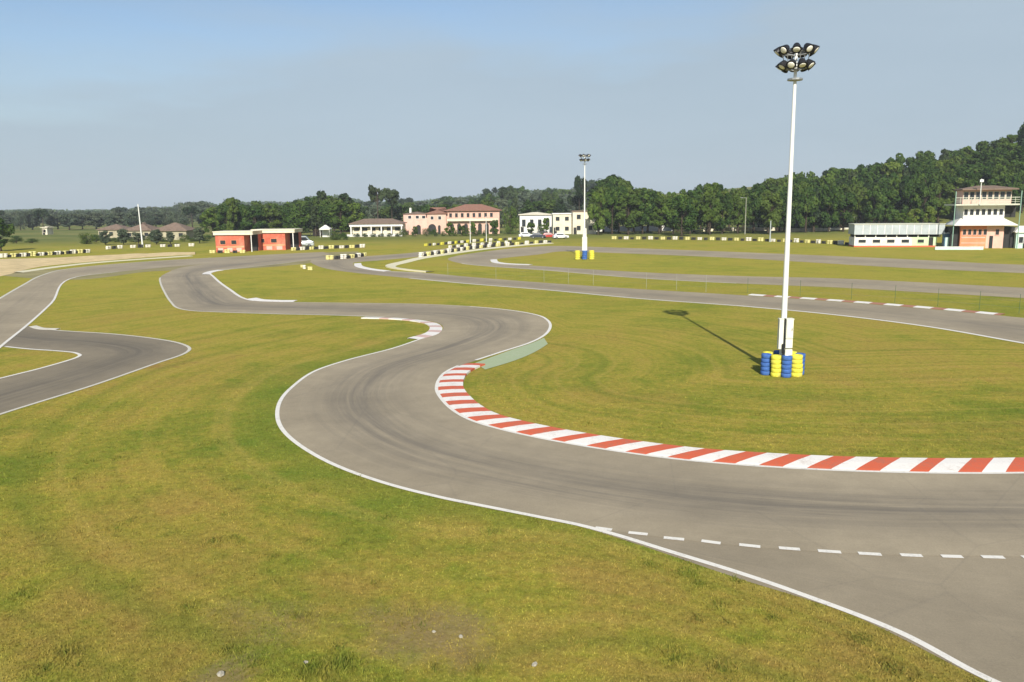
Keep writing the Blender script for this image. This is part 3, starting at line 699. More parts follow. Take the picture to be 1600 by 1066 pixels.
rl = part('railing', 'deck', tw, lambda q: (q.box(-1.7, w+2.0, -1.25, -1.2, zr0+1.1, zr0+1.2), q.box(-1.7, w+2.0, -1.25, -1.2, zr0+.7, zr0+.76), q.box(-1.7, w+2.0, -1.25, -1.2, zr0+.35, zr0+.41)))
for i in range(13):
    x = -1.7+(w+3.62)*i/12; part('baluster', 'deck', rl, lambda q: q.box(x, x+.06, -1.26, -1.195, zr0, zr0+1.25))
part('top_floor', 'rosy', tw, lambda q: q.box(.2, w+1.1, 1.2, D-.2, zr0+.001, z_r-.003))
windows(tw, [w*(.1+.14*i) for i in range(8)], 1.2, zr0+.9, z_r-.35, w*.1, 'deck')
part('roof', 'browntiles', tw, lambda q: q.hip(-.1, w+1.6, 0, D, z_r, z_rt+.15, inset=3.2, ov=.2, thick=.22))
for x, lab in ((-1.7, 0), (w+1.85, 0)):
    part('post', 'greenpost', tw, lambda q: q.box(x, x+.14, -1.45, -1.31, 0, z_d+2.6))
part('post', 'greenpost', tw, lambda q: q.box(w*.33, w*.33+.12, -1.45, -1.33, z_d, z_r+.25))
part('camera_mast', 'pole', tw, lambda q: (q.tube((w*.33, -1.5, z_d+.1), (w*.33, -1.5, Hh(280)), .07, n=8), q.box(w*.33-.3, w*.33+.3, -1.75, -1.58, Hh(285), Hh(281))))
part('stairs', 'greenpost', tw, lambda q: [q.box(w+1.0+.0*i, w+2.0, D*.2+.3*i, D*.2+.3*i+.28, .25*i, .25*i+.06) for i in range(16)])
# --- pit building
a, w, rz = frame(1338, 1476, 385.5, .2); d0 = a.y
pb = empty('pit_building', a, rz); tag(pb, 'long low pit building with grey panel fascia and white to pale green walls', 'building')
z1, z2 = zat(1400, 366, d0), zat(1400, 350.5, d0)
part('wall', 'white', pb, lambda q: (q.box(0, w*.66, 0, 5, .3, z1-.55)))
part('green_wall', 'lime', pb, lambda q: q.box(w*.66+.003, w*.94, 0, 5, .3, z1-.55))
part('plinth', 'kred', pb, lambda q: q.box(-.04, w*.94, -.04, 5.04, 0, .3))
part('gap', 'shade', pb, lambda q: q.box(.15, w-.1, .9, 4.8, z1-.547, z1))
for i in range(9):
    x = w*i/8.3; part('pier', 'white', pb, lambda q: q.box(x, x+.16, .05, .3, z1-.55, z1-.002))
fs = part('fascia', 'grey', pb, lambda q: q.box(-.2, w+.2, -.45, 5.2, z1, z2))
for i in range(1, 12):
    x = w*i/12; part('panel_seam', 'white', fs, lambda q: q.box(x, x+.1, -.475, -.452, z1+.05, z2-.05))
part('roof', 'deck', pb, lambda q: q.box(-.3, w+.3, -.55, 5.3, z2+.002, z2+.14))
windows(pb, [w*(.09+.165*i) for i in range(4)], 0, .85, z1-1.0, w*.085)
windows(pb, [w*.76], 0, .85, z1-1.0, w*.07, 'lime'); part('door', 'shade', pb, lambda q: q.box(w*.85, w*.9, -.03, -.003, .31, 1.9))
# --- white low wall, booth, kiosk near the tower
a, w, rz = frame(1466, 1542, 390, .2)
lw = empty('low_wall', a, rz); tag(lw, 'low pale wall along the track in front of the control tower', 'wall')
part('wall_body', 'teal', lw, lambda q: q.box(0, w, 0, .25, 0, .5)); part('coping', 'white', lw, lambda q: q.box(-.05, w+.05, -.05, .3, .502, .58))
a, w, rz = frame(1479, 1489, 387, .2)
bt = empty('booth', a, rz); tag(bt, 'narrow dark blue booth between pit building and tower', 'booth')
part('wall', 'vanblue', bt, lambda q: q.box(0, w, 0, 1.2, 0, 2.7)); part('door', 'teal', bt, lambda q: q.box(.2, w-.2, -.03, -.003, .1, 2.0)); part('roof', 'grey', bt, lambda q: q.box(-.08, w+.08, -.1, 1.3, 2.702, 2.82))
a, w, rz = frame(1592, 1618, 388, .26)
kk = empty('kiosk', a, rz); tag(kk, 'pale green kiosk cut by the right edge of the photo', 'kiosk')
part('wall', 'teal', kk, lambda q: q.box(0, w, 0, 3, 0, 2.9)); part('roof', 'white', kk, lambda q: q.hip(0, w, 0, 3, 2.9, 4.1, inset=1.2, ov=.35)); windows(kk, [w*.3, w*.7], 0, 1.0, 2.1, .7)
part('door', 'shade', kk, lambda q: q.box(w*.44, w*.56, -.03, -.003, 0, 2.0))
# --- salmon villa
a, w, rz = frame(628, 782, 366.5); d0 = a.y
vl = empty('villa', a, rz); tag(vl, 'large salmon pink villa with red tiled roofs and arcades', 'villa')
def V(py, px=700): return zat(px, py, d0)
f = w/154.
def block(x0, x1, y0, y1, zt, mat): part('wall', mat, vl, lambda q: q.box(x0*f, x1*f, y0, y1, 0, zt))
block(0, 38, 3, 12, V(335, 640), 'rosy'); block(38.3, 68, 1.5, 13, V(334), 'salmon'); block(68.3, 152, 2.2, 14, V(330), 'salmon')
part('chimney', 'white', vl, lambda q: q.box(8*f, 11*f, 6, 6.8, V(336, 640), V(325, 640)))
part('roof', 'tiles', vl, lambda q: q.hip(68.3*f, 152*f, 2.2, 14, V(330), V(319.5), ov=.8))
part('roof', 'tiles', vl, lambda q: q.hip(38*f, 68*f, 1.5, 13, V(334), V(324), ov=.5))
part('roof', 'browntiles', vl, lambda q: q.hip(0, 37.5*f, 3, 12, V(335, 640), V(331, 640), ov=.3))
windows(vl, [f*10, f*22, f*32], 3, V(342, 640), V(337.5, 640), 5*f, 'white')
windows(vl, [f*46, f*58], 1.5, V(343), V(338), 4.5*f, 'white')
windows(vl, [f*(75+9.2*i) for i in range(8)], 2.2, V(340), V(333.5), 4.2*f, 'salmon')
part('balcony', 'cream', vl, lambda q: (q.box(70*f, 150*f, .9, 2.19, V(346), V(345)), q.box(70*f, 150*f, .9, 1.0, V(345)+.002, V(342.5))))
def arch(x0, x1, y, h, name='archway'):
    m = MB(); r = (x1-x0)/2; n = 8; pts = [(x0, 0), (x1, 0)] + [(x0+r+r*math.cos(PI*i/n), h-r+r*math.sin(PI*i/n)) for i in range(n+1)]
    v = [(x, y-.03, z) for x, z in pts]+[(x, y-.002, z) for x, z in pts]; k = len(pts)
    m.add(v, [tuple(range(k)), tuple(range(2*k-1, k-1, -1))]+[(i, (i+1) % k, k+(i+1) % k, k+i) for i in range(k)]); m.build(name, 'shade', vl)
arch(39.5*f, 52*f, 1.5, V(350)); arch(55*f, 59*f, 1.5, V(352)); arch(20*f, 27*f, 3, V(352, 640))
for i in range(7): arch((74+11*i)*f, (80+11*i)*f, 2.2, V(350))
# --- low cream building
a, w, rz = frame(546, 627, 369.5); d0 = a.y
cb = empty('clubhouse', a, rz); tag(cb, 'long low cream building with brown roof left of the villa', 'building')
def V(py, px=590): return zat(px, py, d0)
part('wall', 'cream', cb, lambda q: q.box(0, w, 1.8, 9, 0, V(351)))
part('fascia', 'white', cb, lambda q: q.box(-.3, w+.3, -.1, 1.79, V(354), V(350)))
for i in range(6):
    x = i*(w-.3)/5; part('pier', 'white', cb, lambda q: q.box(x, x+.35, 0, .35, 0, V(354)-.002))
part('roof', 'browntiles', cb, lambda q: q.hip(0, w, 0, 9, V(350)+.003, V(342), inset=4, ov=.5))
windows(cb, [w*(.1+.16*i) for i in range(6)], 1.8, V(361), V(356), w*.1, 'cream')
part('terrace_wall', 'white', cb, lambda q: q.box(-.8, w, -1.6, -1.3, 0, .7))
# --- white houses right of the villa
def house(px0, px1, py, ytop, lab, wall='white', roof='deck', rise=1.2, depth=8, wn=3, rows=1, flat=False, xo=0):
    a, w, rz = frame(px0, px1, py); d0 = a.y; zt = zat((px0+px1)/2, ytop, d0)
    h = empty('house', a, rz); tag(h, lab, 'house', 'houses beyond the circuit')
    zt = max(zt, 2.6)
    part('wall', wall, h, lambda q: q.box(0, w, 0, depth, 0, zt))
    if flat: part('roof', roof, h, lambda q: q.box(-.25, w+.25, -.25, depth+.25, zt+.002, zt+.35))
    else: part('roof', roof, h, lambda q: q.hip(0, w, 0, depth, zt+.002, zt+rise, ov=.5))
    fh = zt/rows
    for r in range(rows): windows(h, [w*(i+.5)/wn for i in range(wn)], 0, r*fh+fh*.35, r*fh+fh*.75, min(1.2, w/wn*.45), wall)
    part('door', 'shade', h, lambda q: q.box(w*.02+.1, w*.02+1.1, -.03, -.003, 0, 2.1)); return h
house(812, 862, 364, 336, 'long white house with flat roof right of the pale green tree', roof='cream', rise=.9, depth=9, wn=4, rows=1)
house(864, 893, 366, 335, 'cream house with dark doorway left of the middle mast', 'cream', 'white', depth=8, wn=2, rows=2, flat=True)
house(878, 906, 372, 326, 'taller white house directly behind the middle mast', 'white', 'deck', depth=8, wn=3, rows=2, flat=True) if False else None
house(895, 932, 366, 331, 'taller pale house behind the middle distance mast', 'cream', 'browntiles', depth=8, wn=2, rows=2, flat=True)
house(150, 190, 372, 361, 'small farmhouse with brown roof left of the far mast', 'barn', 'browntiles', 1.8, 8, 3)
house(192, 232, 374, 363, 'low cream barn crossed by the far mast', 'barn', 'browntiles', 2.4, 9, 3)
house(236, 288, 375, 364, 'low pale farm building with long brown roof right of the far mast', 'barn', 'browntiles', 2.4, 9, 3)
house(62, 70, 367, 361, 'tiny pale hut in the fields at the far left', 'cream', 'cream', .6, 4, 1)
# --- red pavilions
def pavilion(px0, px1, py, ytop, lab, skewz=0.0):
    a, w, rz = frame(px0, px1, py); d0 = a.y; zt = zat((px0+px1)/2, ytop, d0)
    h = empty('pavilion', a, rz+skewz); tag(h, lab, 'pavilion', 'red pavilions')
    part('wall', 'red', h, lambda q: (q.box(0, w*.78, 0, 6, .0, zt-.75), q.box(w*.78, w, 4.0, 6, 0, zt-.75)))
    part('opening', 'shade', h, lambda q: q.box(w*.785, w*.99, 3.8, 3.99, 0, zt-.78))
    part('band', 'orange', h, lambda q: q.box(.1, w*.77, -.05, -.003, .9, 1.25))
    part('roof', 'cream', h, lambda q: (q.box(-.25, w+.25, -.35, 6.2, zt-.748, zt-.15), q.box(-.35, w+.35, -.45, 6.3, zt-.148, zt)))
    windows(h, [w*.2, w*.5], 0, 1.6, 2.4, w*.14, 'orange')
    for i in range(3): part('panel', 'kpink', h, lambda q: q.box(w*(.06+.25*i), w*(.2+.25*i), -.04, -.003, .1, .85))
    part('post', 'white', h, lambda q: q.box(w*.97, w*.99, -.2, -.05, 0, zt-.75)); return h
pavilion(333, 391, 394, 361.5, 'left orange red pavilion with cream roof slab by the track')
pavilion(393, 457, 391, 358.5, 'right orange red pavilion with cream roof slab and dark open end')
# --- tents
def tent(px0, px1, py, ytop, lab, mat='canvas'):
    a, w, rz = frame(px0, px1, py); zt = zat(px0, ytop, a.y); t = empty('tent', a, rz); tag(t, lab, 'tent', 'small paddock tents')
    part('canopy', mat, t, lambda q: q.hip(0, w, 0, w, zt*.62, zt, inset=w*.48, ov=.15, thick=.3))
    for x in (0, w-.1):
        for y in (0, w-.1): part('leg', 'pole', t, lambda q: q.box(x, x+.1, y, y+.1, 0, zt*.62))
    part('side_wall', mat, t, lambda q: q.box(.12, w-.12, w-.2, w-.15, 0, zt*.61))
tent(483, 499, 369, 348, 'pale pink tent behind the grey van', 'ppink'); tent(498, 513, 371, 352, 'white tent between the grey van and the clubhouse')

# --- vehicles
def car(px, py, rz, lab, paint, group='vehicles parked by the houses', van=False, s=1.0):
    c = empty('van' if van else 'parked_car', at(px, py), rz); tag(c, lab, 'van' if van else 'car', group); c.scale = (s, s, s)
    L, W_ = (5.2, 1.9) if van else (4.2, 1.7)
    if van: prof = [(-L/2, .3), (-L/2, 1.1), (-L/2+.15, 2.1), (L/2-1.5, 2.15), (L/2-.8, 1.3), (L/2-.05, 1.05), (L/2, .3)]; gl = [(L/2-2.3, 1.3), (L/2-2.3, 1.95), (L/2-1.45, 1.95), (L/2-.95, 1.3)]
    else: prof = [(-L/2, .3), (-L/2-.02, .85), (-L/2+.4, .95), (-L/2+.75, 1.4), (L/2-1.75, 1.42), (L/2-1.0, .95), (L/2-.1, .8), (L/2, .3)]; gl = [(-L/2+.65, .97), (-L/2+.9, 1.33), (L/2-1.85, 1.34), (L/2-1.2, .97)]
    n = len(prof); m = MB(); v = []
    for y, kx in ((-W_/2, 1), (-W_/2+.08, 1.0), (W_/2-.08, 1.0), (W_/2, 1)):
        for x, z in prof: v.append((x, y*(.86 if z > 1.2 else 1), z))
    m.add(v, [(k*n+i, k*n+(i+1) % n, (k+1)*n+(i+1) % n, (k+1)*n+i) for k in range(3) for i in range(n)]+[tuple(range(n-1, -1, -1)), tuple(3*n+i for i in range(n))]); m.build('body', paint, c)
    for sg in (-1, 1):
        y = sg*W_/2*.95; m = MB(); k = len(gl)
        v = [(x, sg*(W_/2*(.865 if z > 1.2 else 1)+.012), z) for x, z in gl]+[(x, sg*(W_/2*(.865 if z > 1.2 else 1)-.01), z) for x, z in gl]
        m.add(v, [tuple(range(k)), tuple(range(2*k-1, k-1, -1))]+[(i, (i+1) % k, k+(i+1) % k, k+i) for i in range(k)]); m.build('side_window', 'winglass', c)
        m = MB(); m.box(L/2-.05, L/2+.02, sg*W_/2*.7-.15, sg*W_/2*.7+.15, .62, .76); m.build('headlight', 'lens', c)
    for x in (-L/2+.8, L/2-.85):
        for sg in (-1, 1):
            m = MB(); m.tube((x, sg*(W_/2-.2), .32), (x, sg*(W_/2+.01), .32), .32, n=14); wh = m.build('wheel', 'rubber', c)
            m = MB(); m.tube((x, sg*(W_/2+.011), .32), (x, sg*(W_/2+.03), .32), .18, n=10); m.build('rim', 'steel', wh)
    return c
car(470, 386, .15, 'pale grey van parked against the right red pavilion', 'vangrey', van=True, s=1.15, group='vehicles by the pavilions')
car(822, 371, .1, 'white car parked before the long white house', 'carwhite'); car(841, 372.5, -.1, 'dark car parked between the white and red cars', 'cardark')
car(858, 372, .05, 'red car parked nearest the cream house', 'carred'); car(876, 373, .2, 'white hatchback parked before the cream house', 'carwhite')

# ================================================================= WALLS, HEDGE, FENCES, POSTS
def wall(px0, px1, py, ytop, mat, lab):
    a, w, rz = frame(px0, px1, py); h = zat(px0, ytop, a.y)
    r = empty('boundary_wall', a, rz); tag(r, lab, 'wall')
    part('wall_body', mat, r, lambda q: q.box(0, w, 0, .3, 0, h)); part('coping', 'white', r, lambda q: q.box(-.03, w+.03, -.05, .35, h+.002, h+.12))
wall(932, 1052, 361.5, 354.5, 'white', 'low white wall running below the big round trees')
wall(1100, 1225, 361, 357, 'cream', 'pale wall at the foot of the trees left of the near mast')
wall(1236, 1334, 362, 357.5, 'cream', 'pale wall below the clipped hedge right of the near mast')
def leaf_box(name, L, Dp, Hh_, n, mat, size, parent):
    P = np.stack([rng.random(n)*L, rng.random(n)*Dp, rng.random(n)*Hh_], 1)
    face = rng.random(n); P[face < .45, 1] = rng.normal(0, .08, (face < .45).sum()); P[(face > .45) & (face < .75), 2] = Hh_+rng.normal(0, .1, ((face > .45) & (face < .75)).sum())
    return leaf_mesh(name, P, rng.normal(size=(n, 3))+np.array([0, -1.2, .8]), size*(.6+.8*rng.random(n)), rng.random(n), mat)
def leaf_mesh(name, P, Nn, size, tone, mat, extra=None):
    Nn = Nn/(np.linalg.norm(Nn, axis=1)[:, None]+1e-9); n = len(P)
    r = rng.normal(size=(n, 3)); u = np.cross(Nn, r); u /= np.linalg.norm(u, axis=1)[:, None]+1e-9; v = np.cross(Nn, u)
    u *= size[:, None]*.5; v *= size[:, None]*.5*(.6+.5*rng.random(n))[:, None]
    V = np.stack([P-u-v*.5, P+u*.3-v, P+u+v*.4, P-u*.2+v], 1).reshape(-1, 3)
    me = bpy.data.meshes.new(name); np_mesh(me, V, np.arange(n*4).reshape(-1, 4)); attr(me, 'tone', np.repeat(tone, 4))
    me.materials.append(M[mat]); return me
a, w, rz = frame(1236, 1334, 360); hh = zat(1280, 343.5, a.y+2)
hd = empty('hedge', (a.x, a.y+2, 0), rz); tag(hd, 'long dark clipped hedge right of the near mast', 'hedge')
ho = bpy.data.objects.new('foliage', leaf_box('foliage', w, 2.0, hh, 5200, 'leaf', .55, hd)); col.objects.link(ho); ho.parent = hd
part('stems', 'wood', hd, lambda q: [q.tube((w*(i+.5)/14, 1, 0), (w*(i+.5)/14, 1, hh*.7), .12, n=6) for i in range(14)])
def pole_thing(px, py, ytop, r, lab, mat='post', name='lamp_post', cat='lamp post', arm=True):
    p = at(px, py); H = zat(px, ytop, p.y); o = empty(name, p); tag(o, lab, cat)
    part('pole', mat, o, lambda q: q.lathe([(r*1.3, 0), (r, H*.3), (r*.7, H)], 8))
    if arm: part('lamp_head', 'steel', o, lambda q: (q.tube((0, 0, H-.1), (-1.2, 0, H), r*.5, n=6), q.box(-1.7, -1.1, -.15, .15, H-.1, H+.06)))
    return o
pole_thing(1164, 366, 309, .13, 'thin grey lamp post against the trees left of the near mast')
pole_thing(1203, 378, 345, .16, 'short bluish grey post just left of the near mast', 'vangrey', 'marker_post', 'post', False)
pole_thing(990, 361, 345, .25, 'stubby white post on the low white wall', 'white', 'marker_post', 'post', False)
pole_thing(760, 378, 338, .08, 'slender pale pole in front of the salmon villa', 'pole', 'flag_pole', 'pole', False)
pole_thing(735, 380, 342, .08, 'thin pole before the villa arcade', 'pole', 'flag_pole', 'pole', False)
pole_thing(223, 386, 319, .15, 'pale tapered pole standing far away at the left', 'pole', 'utility_pole', 'pole', False).rotation_euler = (0, math.radians(-1.5), 0)
# goal-like frame by the hedge
a, w, rz = frame(1253, 1340, 362); zt = zat(1290, 340, a.y)
gf = empty('catch_fence', a, rz); tag(gf, 'thin metal catch fence frame above the dark hedge', 'fence')
for i in range(6): part('post', 'post', gf, lambda q: q.box(i*(w-.1)/5, i*(w-.1)/5+.1, 0, .1, 0, zt))
part('rail', 'post', gf, lambda q: q.box(0, w, .02, .08, zt+.002, zt+.09))
def wire_fence(pts, lab, mat, hgt, wires=3):
    P = gp(pts); o = empty('wire_fence', P[0]); tag(o, lab, 'fence'); m = MB()
    for i, p in enumerate(P):
        q = p-P[0]; part('post', mat, o, lambda b: (b.tube((q.x, q.y, 0), (q.x, q.y, hgt), .016, n=6)))
        if i: 
            e = P[i-1]-P[0]
            for kz in range(wires): z = hgt*(kz+1)/wires-.05; m.tube((e.x, e.y, z), (q.x, q.y, z), .005, n=3)
    m.build('wires', 'steel', o)
wire_fence([(700, 433), (775, 436), (850, 441), (888, 443.5), (927, 446), (1010, 451), (1057, 453.5), (1103, 456.5)], 'thin pale wire fence across the grass strip below the middle mast', 'post', 1.7)
wire_fence([(1168, 458), (1250, 463), (1330, 468), (1398, 473), (1465, 479), (1530, 484), (1592, 490), (1680, 497)], 'green wire fence behind the dashed kerb on the right', 'gpost', 1.5)

# ================================================================= TREES
def tree_proto(kind, seed, mat, n=3200, size=.54):
    """unit: metres, height ~10; returns (trunk mesh, crown mesh)"""
    rs = np.random.default_rng(seed); m = MB(); H = 10.0
    tips = []
    if kind == 'round': zc, rz_, rx, th_ = 5.2, 4.75, 3.4, .24
    elif kind == 'tall': zc, rz_, rx, th_ = 5.3, 4.7, 2.2, .2
    elif kind == 'pine': zc, rz_, rx, th_ = 8.2, 1.8, 3.6, .22
    elif kind == 'cone': zc, rz_, rx, th_ = 5.2, 4.8, 3.2, .28
    elif kind == 'bush': zc, rz_, rx, th_ = 4.6, 5.0, 6.2, .3
    m.lathe([(th_*1.5, 0), (th_, .8), (th_*.8, zc*.6), (th_*.45, zc), (th_*.15, zc+rz_*.7)], 8)
    L = []
    nl = 34 if kind != 'pine' else 16
    for i in range(nl):
        a = rs.random()*2*PI; t = rs.random()
        zz = rs.uniform(-.85, .88); rad = math.sqrt(max(.05, 1-zz*zz))*rs.uniform(.45, .92)
        if kind == 'cone': rad = (1-(zz+1)/2)*.85*rs.uniform(.5, 1)+.05
        c = np.array([math.cos(a)*rad*rx, math.sin(a)*rad*rx, zc+zz*rz_*.82]); lr = rs.uniform(.17, .38)*rx*(.6 if kind == 'cone' and zz > .3 else 1)
        if kind == 'tall': lr *= 1.15
        L.append((c, lr, rs.random()))
        m.tube((0, 0, max(.8, c[2]-rs.uniform(1, 2.2))), tuple(c), th_*.3, .03, 5)
    P = []; NN = []; TT = []
    w = np.array([l[1]**2 for l in L]); w = w/w.sum()
    for (c, lr, t), q in zip(L, w):
        k = int(n*q); d = rs.normal(size=(k, 3)); d /= np.linalg.norm(d, axis=1)[:, None]
        r = lr*(.5+.6*rs.random(k)**.6); p = c+d*r[:, None]*np.array([1, 1, .82]); P.append(p); NN.append(d+rs.normal(size=(k, 3))*.55+np.array([0, 0, .35])); TT.append(np.clip(t*.6+.4*rs.random(k), 0, 1))
    P = np.concatenate(P); NN = np.concatenate(NN); TT = np.concatenate(TT)
    me = leaf_mesh('crown', P, NN, size*(.6+.8*rng.random(len(P))), TT, mat)
    return m.mesh('trunk', 'wood', True), me
PR = {
    'round': [tree_proto('round', s, 'leaf') for s in (1, 2, 3, 4)], 'tall': [tree_proto('tall', s, 'leaf') for s in (5, 6, 7)],
    'fresh': [tree_proto('round', s, 'leaf2') for s in (8, 9)]+[tree_proto('tall', 10, 'leaf2')], 'pine': [tree_proto('pine', s, 'leaf3', 1500) for s in (11, 12)],
    'cone': [tree_proto('cone', s, 'leaf3') for s in (13, 14)], 'bush': [tree_proto('bush', s, 'leaf', 1600) for s in (15, 16)], 'freshbush': [tree_proto('bush', 17, 'leaf2', 1600)],
}
NAMES = dict(round='broadleaf_tree', tall='poplar_tree', fresh='broadleaf_tree', pine='pine_tree', cone='conifer_tree', bush='bush', freshbush='bush')
ntree = [0]
def tree(kind, px, dist, ytop, wpx, label, group, base=None):
    x, y = far(px, dist); z0 = float(hill(np.array(x), np.array(y))) if base is None else base
    H = zat(px, ytop, dist)-z0
    if H < 1.2: H = 1.2
    tm, cm = random.choice(PR[kind]); o = empty(NAMES[kind], (x, y, z0-.05), random.random()*6.28)
    wx = wpx*dist/1250/2/(3.4 if kind in ('round', 'fresh', 'pale') else 2.4 if kind == 'tall' else 3.6 if kind == 'pine' else 3.2 if kind == 'cone' else 6.2)
    for nm, me in (('trunk', tm), ('crown', cm)):
        c = bpy.data.objects.new(nm, me); col.objects.link(c); c.parent = o
    o.scale = (wx, wx, H/(9.9 if kind != 'pine' else 9.7)); tag(o, label, 'bush' if 'bush' in kind else 'tree', group); ntree[0] += 1
    return o
SX = [-60, 0, 60, 100, 200, 270, 290, 320, 345, 360, 385, 420, 450, 480, 500, 530, 555, 570, 620, 650, 700, 740, 770, 800, 840, 870, 900, 930, 955, 980, 1000, 1040, 1070, 1090, 1110, 1140, 1180, 1210, 1250, 1300, 1350, 1400, 1450, 1500, 1540, 1580, 1600, 1660, 1760]
SY = [330, 328, 323, 328, 325, 320, 311, 309, 318, 305, 311, 309, 312, 303, 297, 296, 306, 313, 308, 310, 303, 298, 291, 286, 284, 286, 284, 281, 271, 276, 286, 293, 291, 283, 278, 286, 281, 271, 264, 259, 251, 240, 233, 229, 217, 204, 186, 176, 166]
def sil(px): return float(np.interp(px, SX, SY))
def sil_tree(kind, px, dist, frac, wpx, label, group, jit=3):
    Hz = hz(px); yt = Hz-(Hz-sil(px))*frac+random.uniform(-jit*.3, jit)
    return tree(kind, px, dist, yt, wpx, label, group)
PR['pale'] = [tree_proto('round', s, 'leaf4') for s in (21, 22, 23)]+[tree_proto('tall', 24, 'leaf4')]; PR['palebush'] = [tree_proto('bush', 25, 'leaf4', 1600)]  # pale crowns carry the haze tint in their leaf colour
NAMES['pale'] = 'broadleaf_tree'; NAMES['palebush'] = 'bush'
# right wood
for r, (dist, fr) in enumerate([(248, .46), (262, .62), (278, .76), (296, .9), (316, 1.0)]):
    px = 1215-r*4
    while px < 1720:
        k = random.choices(['round', 'tall', 'fresh', 'cone'], [5, 2, 1.3, 1.2])[0]
        f_ = fr if px > 1300 else min(1, fr+.12)
        if r == 4 and px > 1400: f_ = 1.05
        sil_tree(k, px+random.uniform(-5, 5), dist+random.uniform(-5, 5), f_*random.uniform(.96, 1.03), random.uniform(30, 42), 'tree in the dense dark green wood climbing the slope behind the control tower', 'trees of the right hand wood', 4)
        px += random.uniform(18.5, 23)
# round grove 930..1215
for r, (dist, fr) in enumerate([(245, .62), (262, .85), (285, 1.0)]):
    px = 935+r*8
    while px < 1215:
        k = random.choices(['round', 'tall', 'fresh'], [5, 2, 1.6])[0]
        sil_tree(k, px, dist+random.uniform(-4, 4), fr*random.uniform(.94, 1.02), random.uniform(30, 42), 'leafy tree in the grove between the middle mast and the near mast', 'trees of the middle grove', 3)
        px += random.uniform(21, 27)
tree('fresh', 1110, 236, 278, 46, 'bright yellow green tree standing out in front of the middle grove', None)
tree('round', 1066, 226, 300, 40, 'dark spreading tree with bare lower trunks beside the bright green tree', None)
tree('tall', 1205, 232, 290, 30, 'slim dark tree close to the left side of the near mast', None)
tree('round', 957, 300, 269, 74, 'large domed tree rising highest right of the middle mast', None)
for i, px in enumerate((1430, 1452, 1412)): tree('fresh', px, 222, (322, 318, 330)[i], 28, ('bright green tree behind the right part of the pit building', 'tallest bright green tree behind the pit building near the tower', 'smaller bright green tree behind the middle of the pit building')[i], None)
# middle distance, behind the buildings
for r, (dist, fr) in enumerate([(340, .5), (480, .75), (650, .97)]):
    px = 560+r*7
    while px < 935:
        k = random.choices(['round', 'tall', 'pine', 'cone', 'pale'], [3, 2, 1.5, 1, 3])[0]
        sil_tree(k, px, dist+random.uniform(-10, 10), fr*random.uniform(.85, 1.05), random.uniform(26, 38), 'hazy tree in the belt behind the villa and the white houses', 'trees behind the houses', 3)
        px += random.uniform(19, 26)
tree('pine', 590, 320, 291, 34, 'tall umbrella pine above the clubhouse, the left one', None); tree('pine', 612, 330, 299, 26, 'smaller umbrella pine just right of the tall one', None)
tree('freshbush', 797, 258, 318, 26, 'bright pale green bushy tree at the right end of the villa', None)
tree('pine', 905, 330, 280, 22, 'slim pine just left of the middle mast', None)
for r, (dist, fr) in enumerate([(262, .5), (300, .8), (345, 1.0)]):
    px = 330+r*6
    while px < 565:
        k = random.choices(['round', 'tall', 'cone', 'fresh'], [4, 3, 1, .6])[0]
        sil_tree(k, px, dist+random.uniform(-8, 8), fr*random.uniform(.85, 1.03), random.uniform(28, 38), 'dark green tree in the thicket behind the red pavilions', 'trees behind the pavilions', 3)
        px += random.uniform(18, 24)
tree('tall', 361, 250, 304, 20, 'tall narrow fresh green poplar behind the left red pavilion', None); tree('tall', 377, 255, 312, 18, 'shorter poplar just right of the tall one behind the pavilions', None)
tree('cone', 503, 300, 292, 50, 'broad dark tree left of the umbrella pines', None); tree('cone', 538, 300, 293, 60, 'dark sloping tree nearest the umbrella pines', None)
# left far
for r, (dist, fr) in enumerate([(400, .35), (500, .8), (620, 1.05)]):
    px = -50+r*6
    while px < 335:
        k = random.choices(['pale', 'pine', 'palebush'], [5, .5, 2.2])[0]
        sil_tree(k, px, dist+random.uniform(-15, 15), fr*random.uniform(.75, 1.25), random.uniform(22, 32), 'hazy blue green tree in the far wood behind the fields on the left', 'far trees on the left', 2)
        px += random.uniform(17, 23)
tree('round', -6, 180, 335, 38, 'dark tree cut by the left edge of the photo', None)
tree('bush', 131, 215, 362, 30, 'round dark bush alone before the far fields', None)
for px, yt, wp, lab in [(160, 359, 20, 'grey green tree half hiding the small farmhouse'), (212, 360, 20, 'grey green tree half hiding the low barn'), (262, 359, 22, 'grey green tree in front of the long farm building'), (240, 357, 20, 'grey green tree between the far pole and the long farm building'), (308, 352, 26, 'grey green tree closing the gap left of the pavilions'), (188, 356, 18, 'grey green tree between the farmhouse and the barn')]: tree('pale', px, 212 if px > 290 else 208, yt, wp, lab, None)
BL = [(300, 372, 'bush left of the red pavilions'), (318, 366, 'taller bush close to the left red pavilion'), (20, 368, 'scrubby bush at the far left edge of the fields'), (45, 372, 'low bush left of the round dark bush'), (520, 360, 'dark bush between the tents and the clubhouse'), (535, 363, 'low bush beside the clubhouse wall'), (250, 369, 'low bush before the long farm building'), (205, 370, 'bush in front of the low barn'), (284, 366, 'bush at the right end of the long farm building'), (146, 366, 'bush left of the small farmhouse'), (232, 367, 'bush between the barn and the long farm building'), (175, 371, 'bush before the small farmhouse')]
for px, yt, lab in BL: tree('bush', px, 225, yt, random.uniform(16, 26), lab, None)
for i in range(9): 
    px = 632+i*16+random.uniform(-4, 4); tree(random.choice(['bush', 'freshbush']), px, 246, 358+random.uniform(-4, 2), random.uniform(10, 17), 'small garden shrub along the front of the salmon villa', 'garden shrubs before the villa')
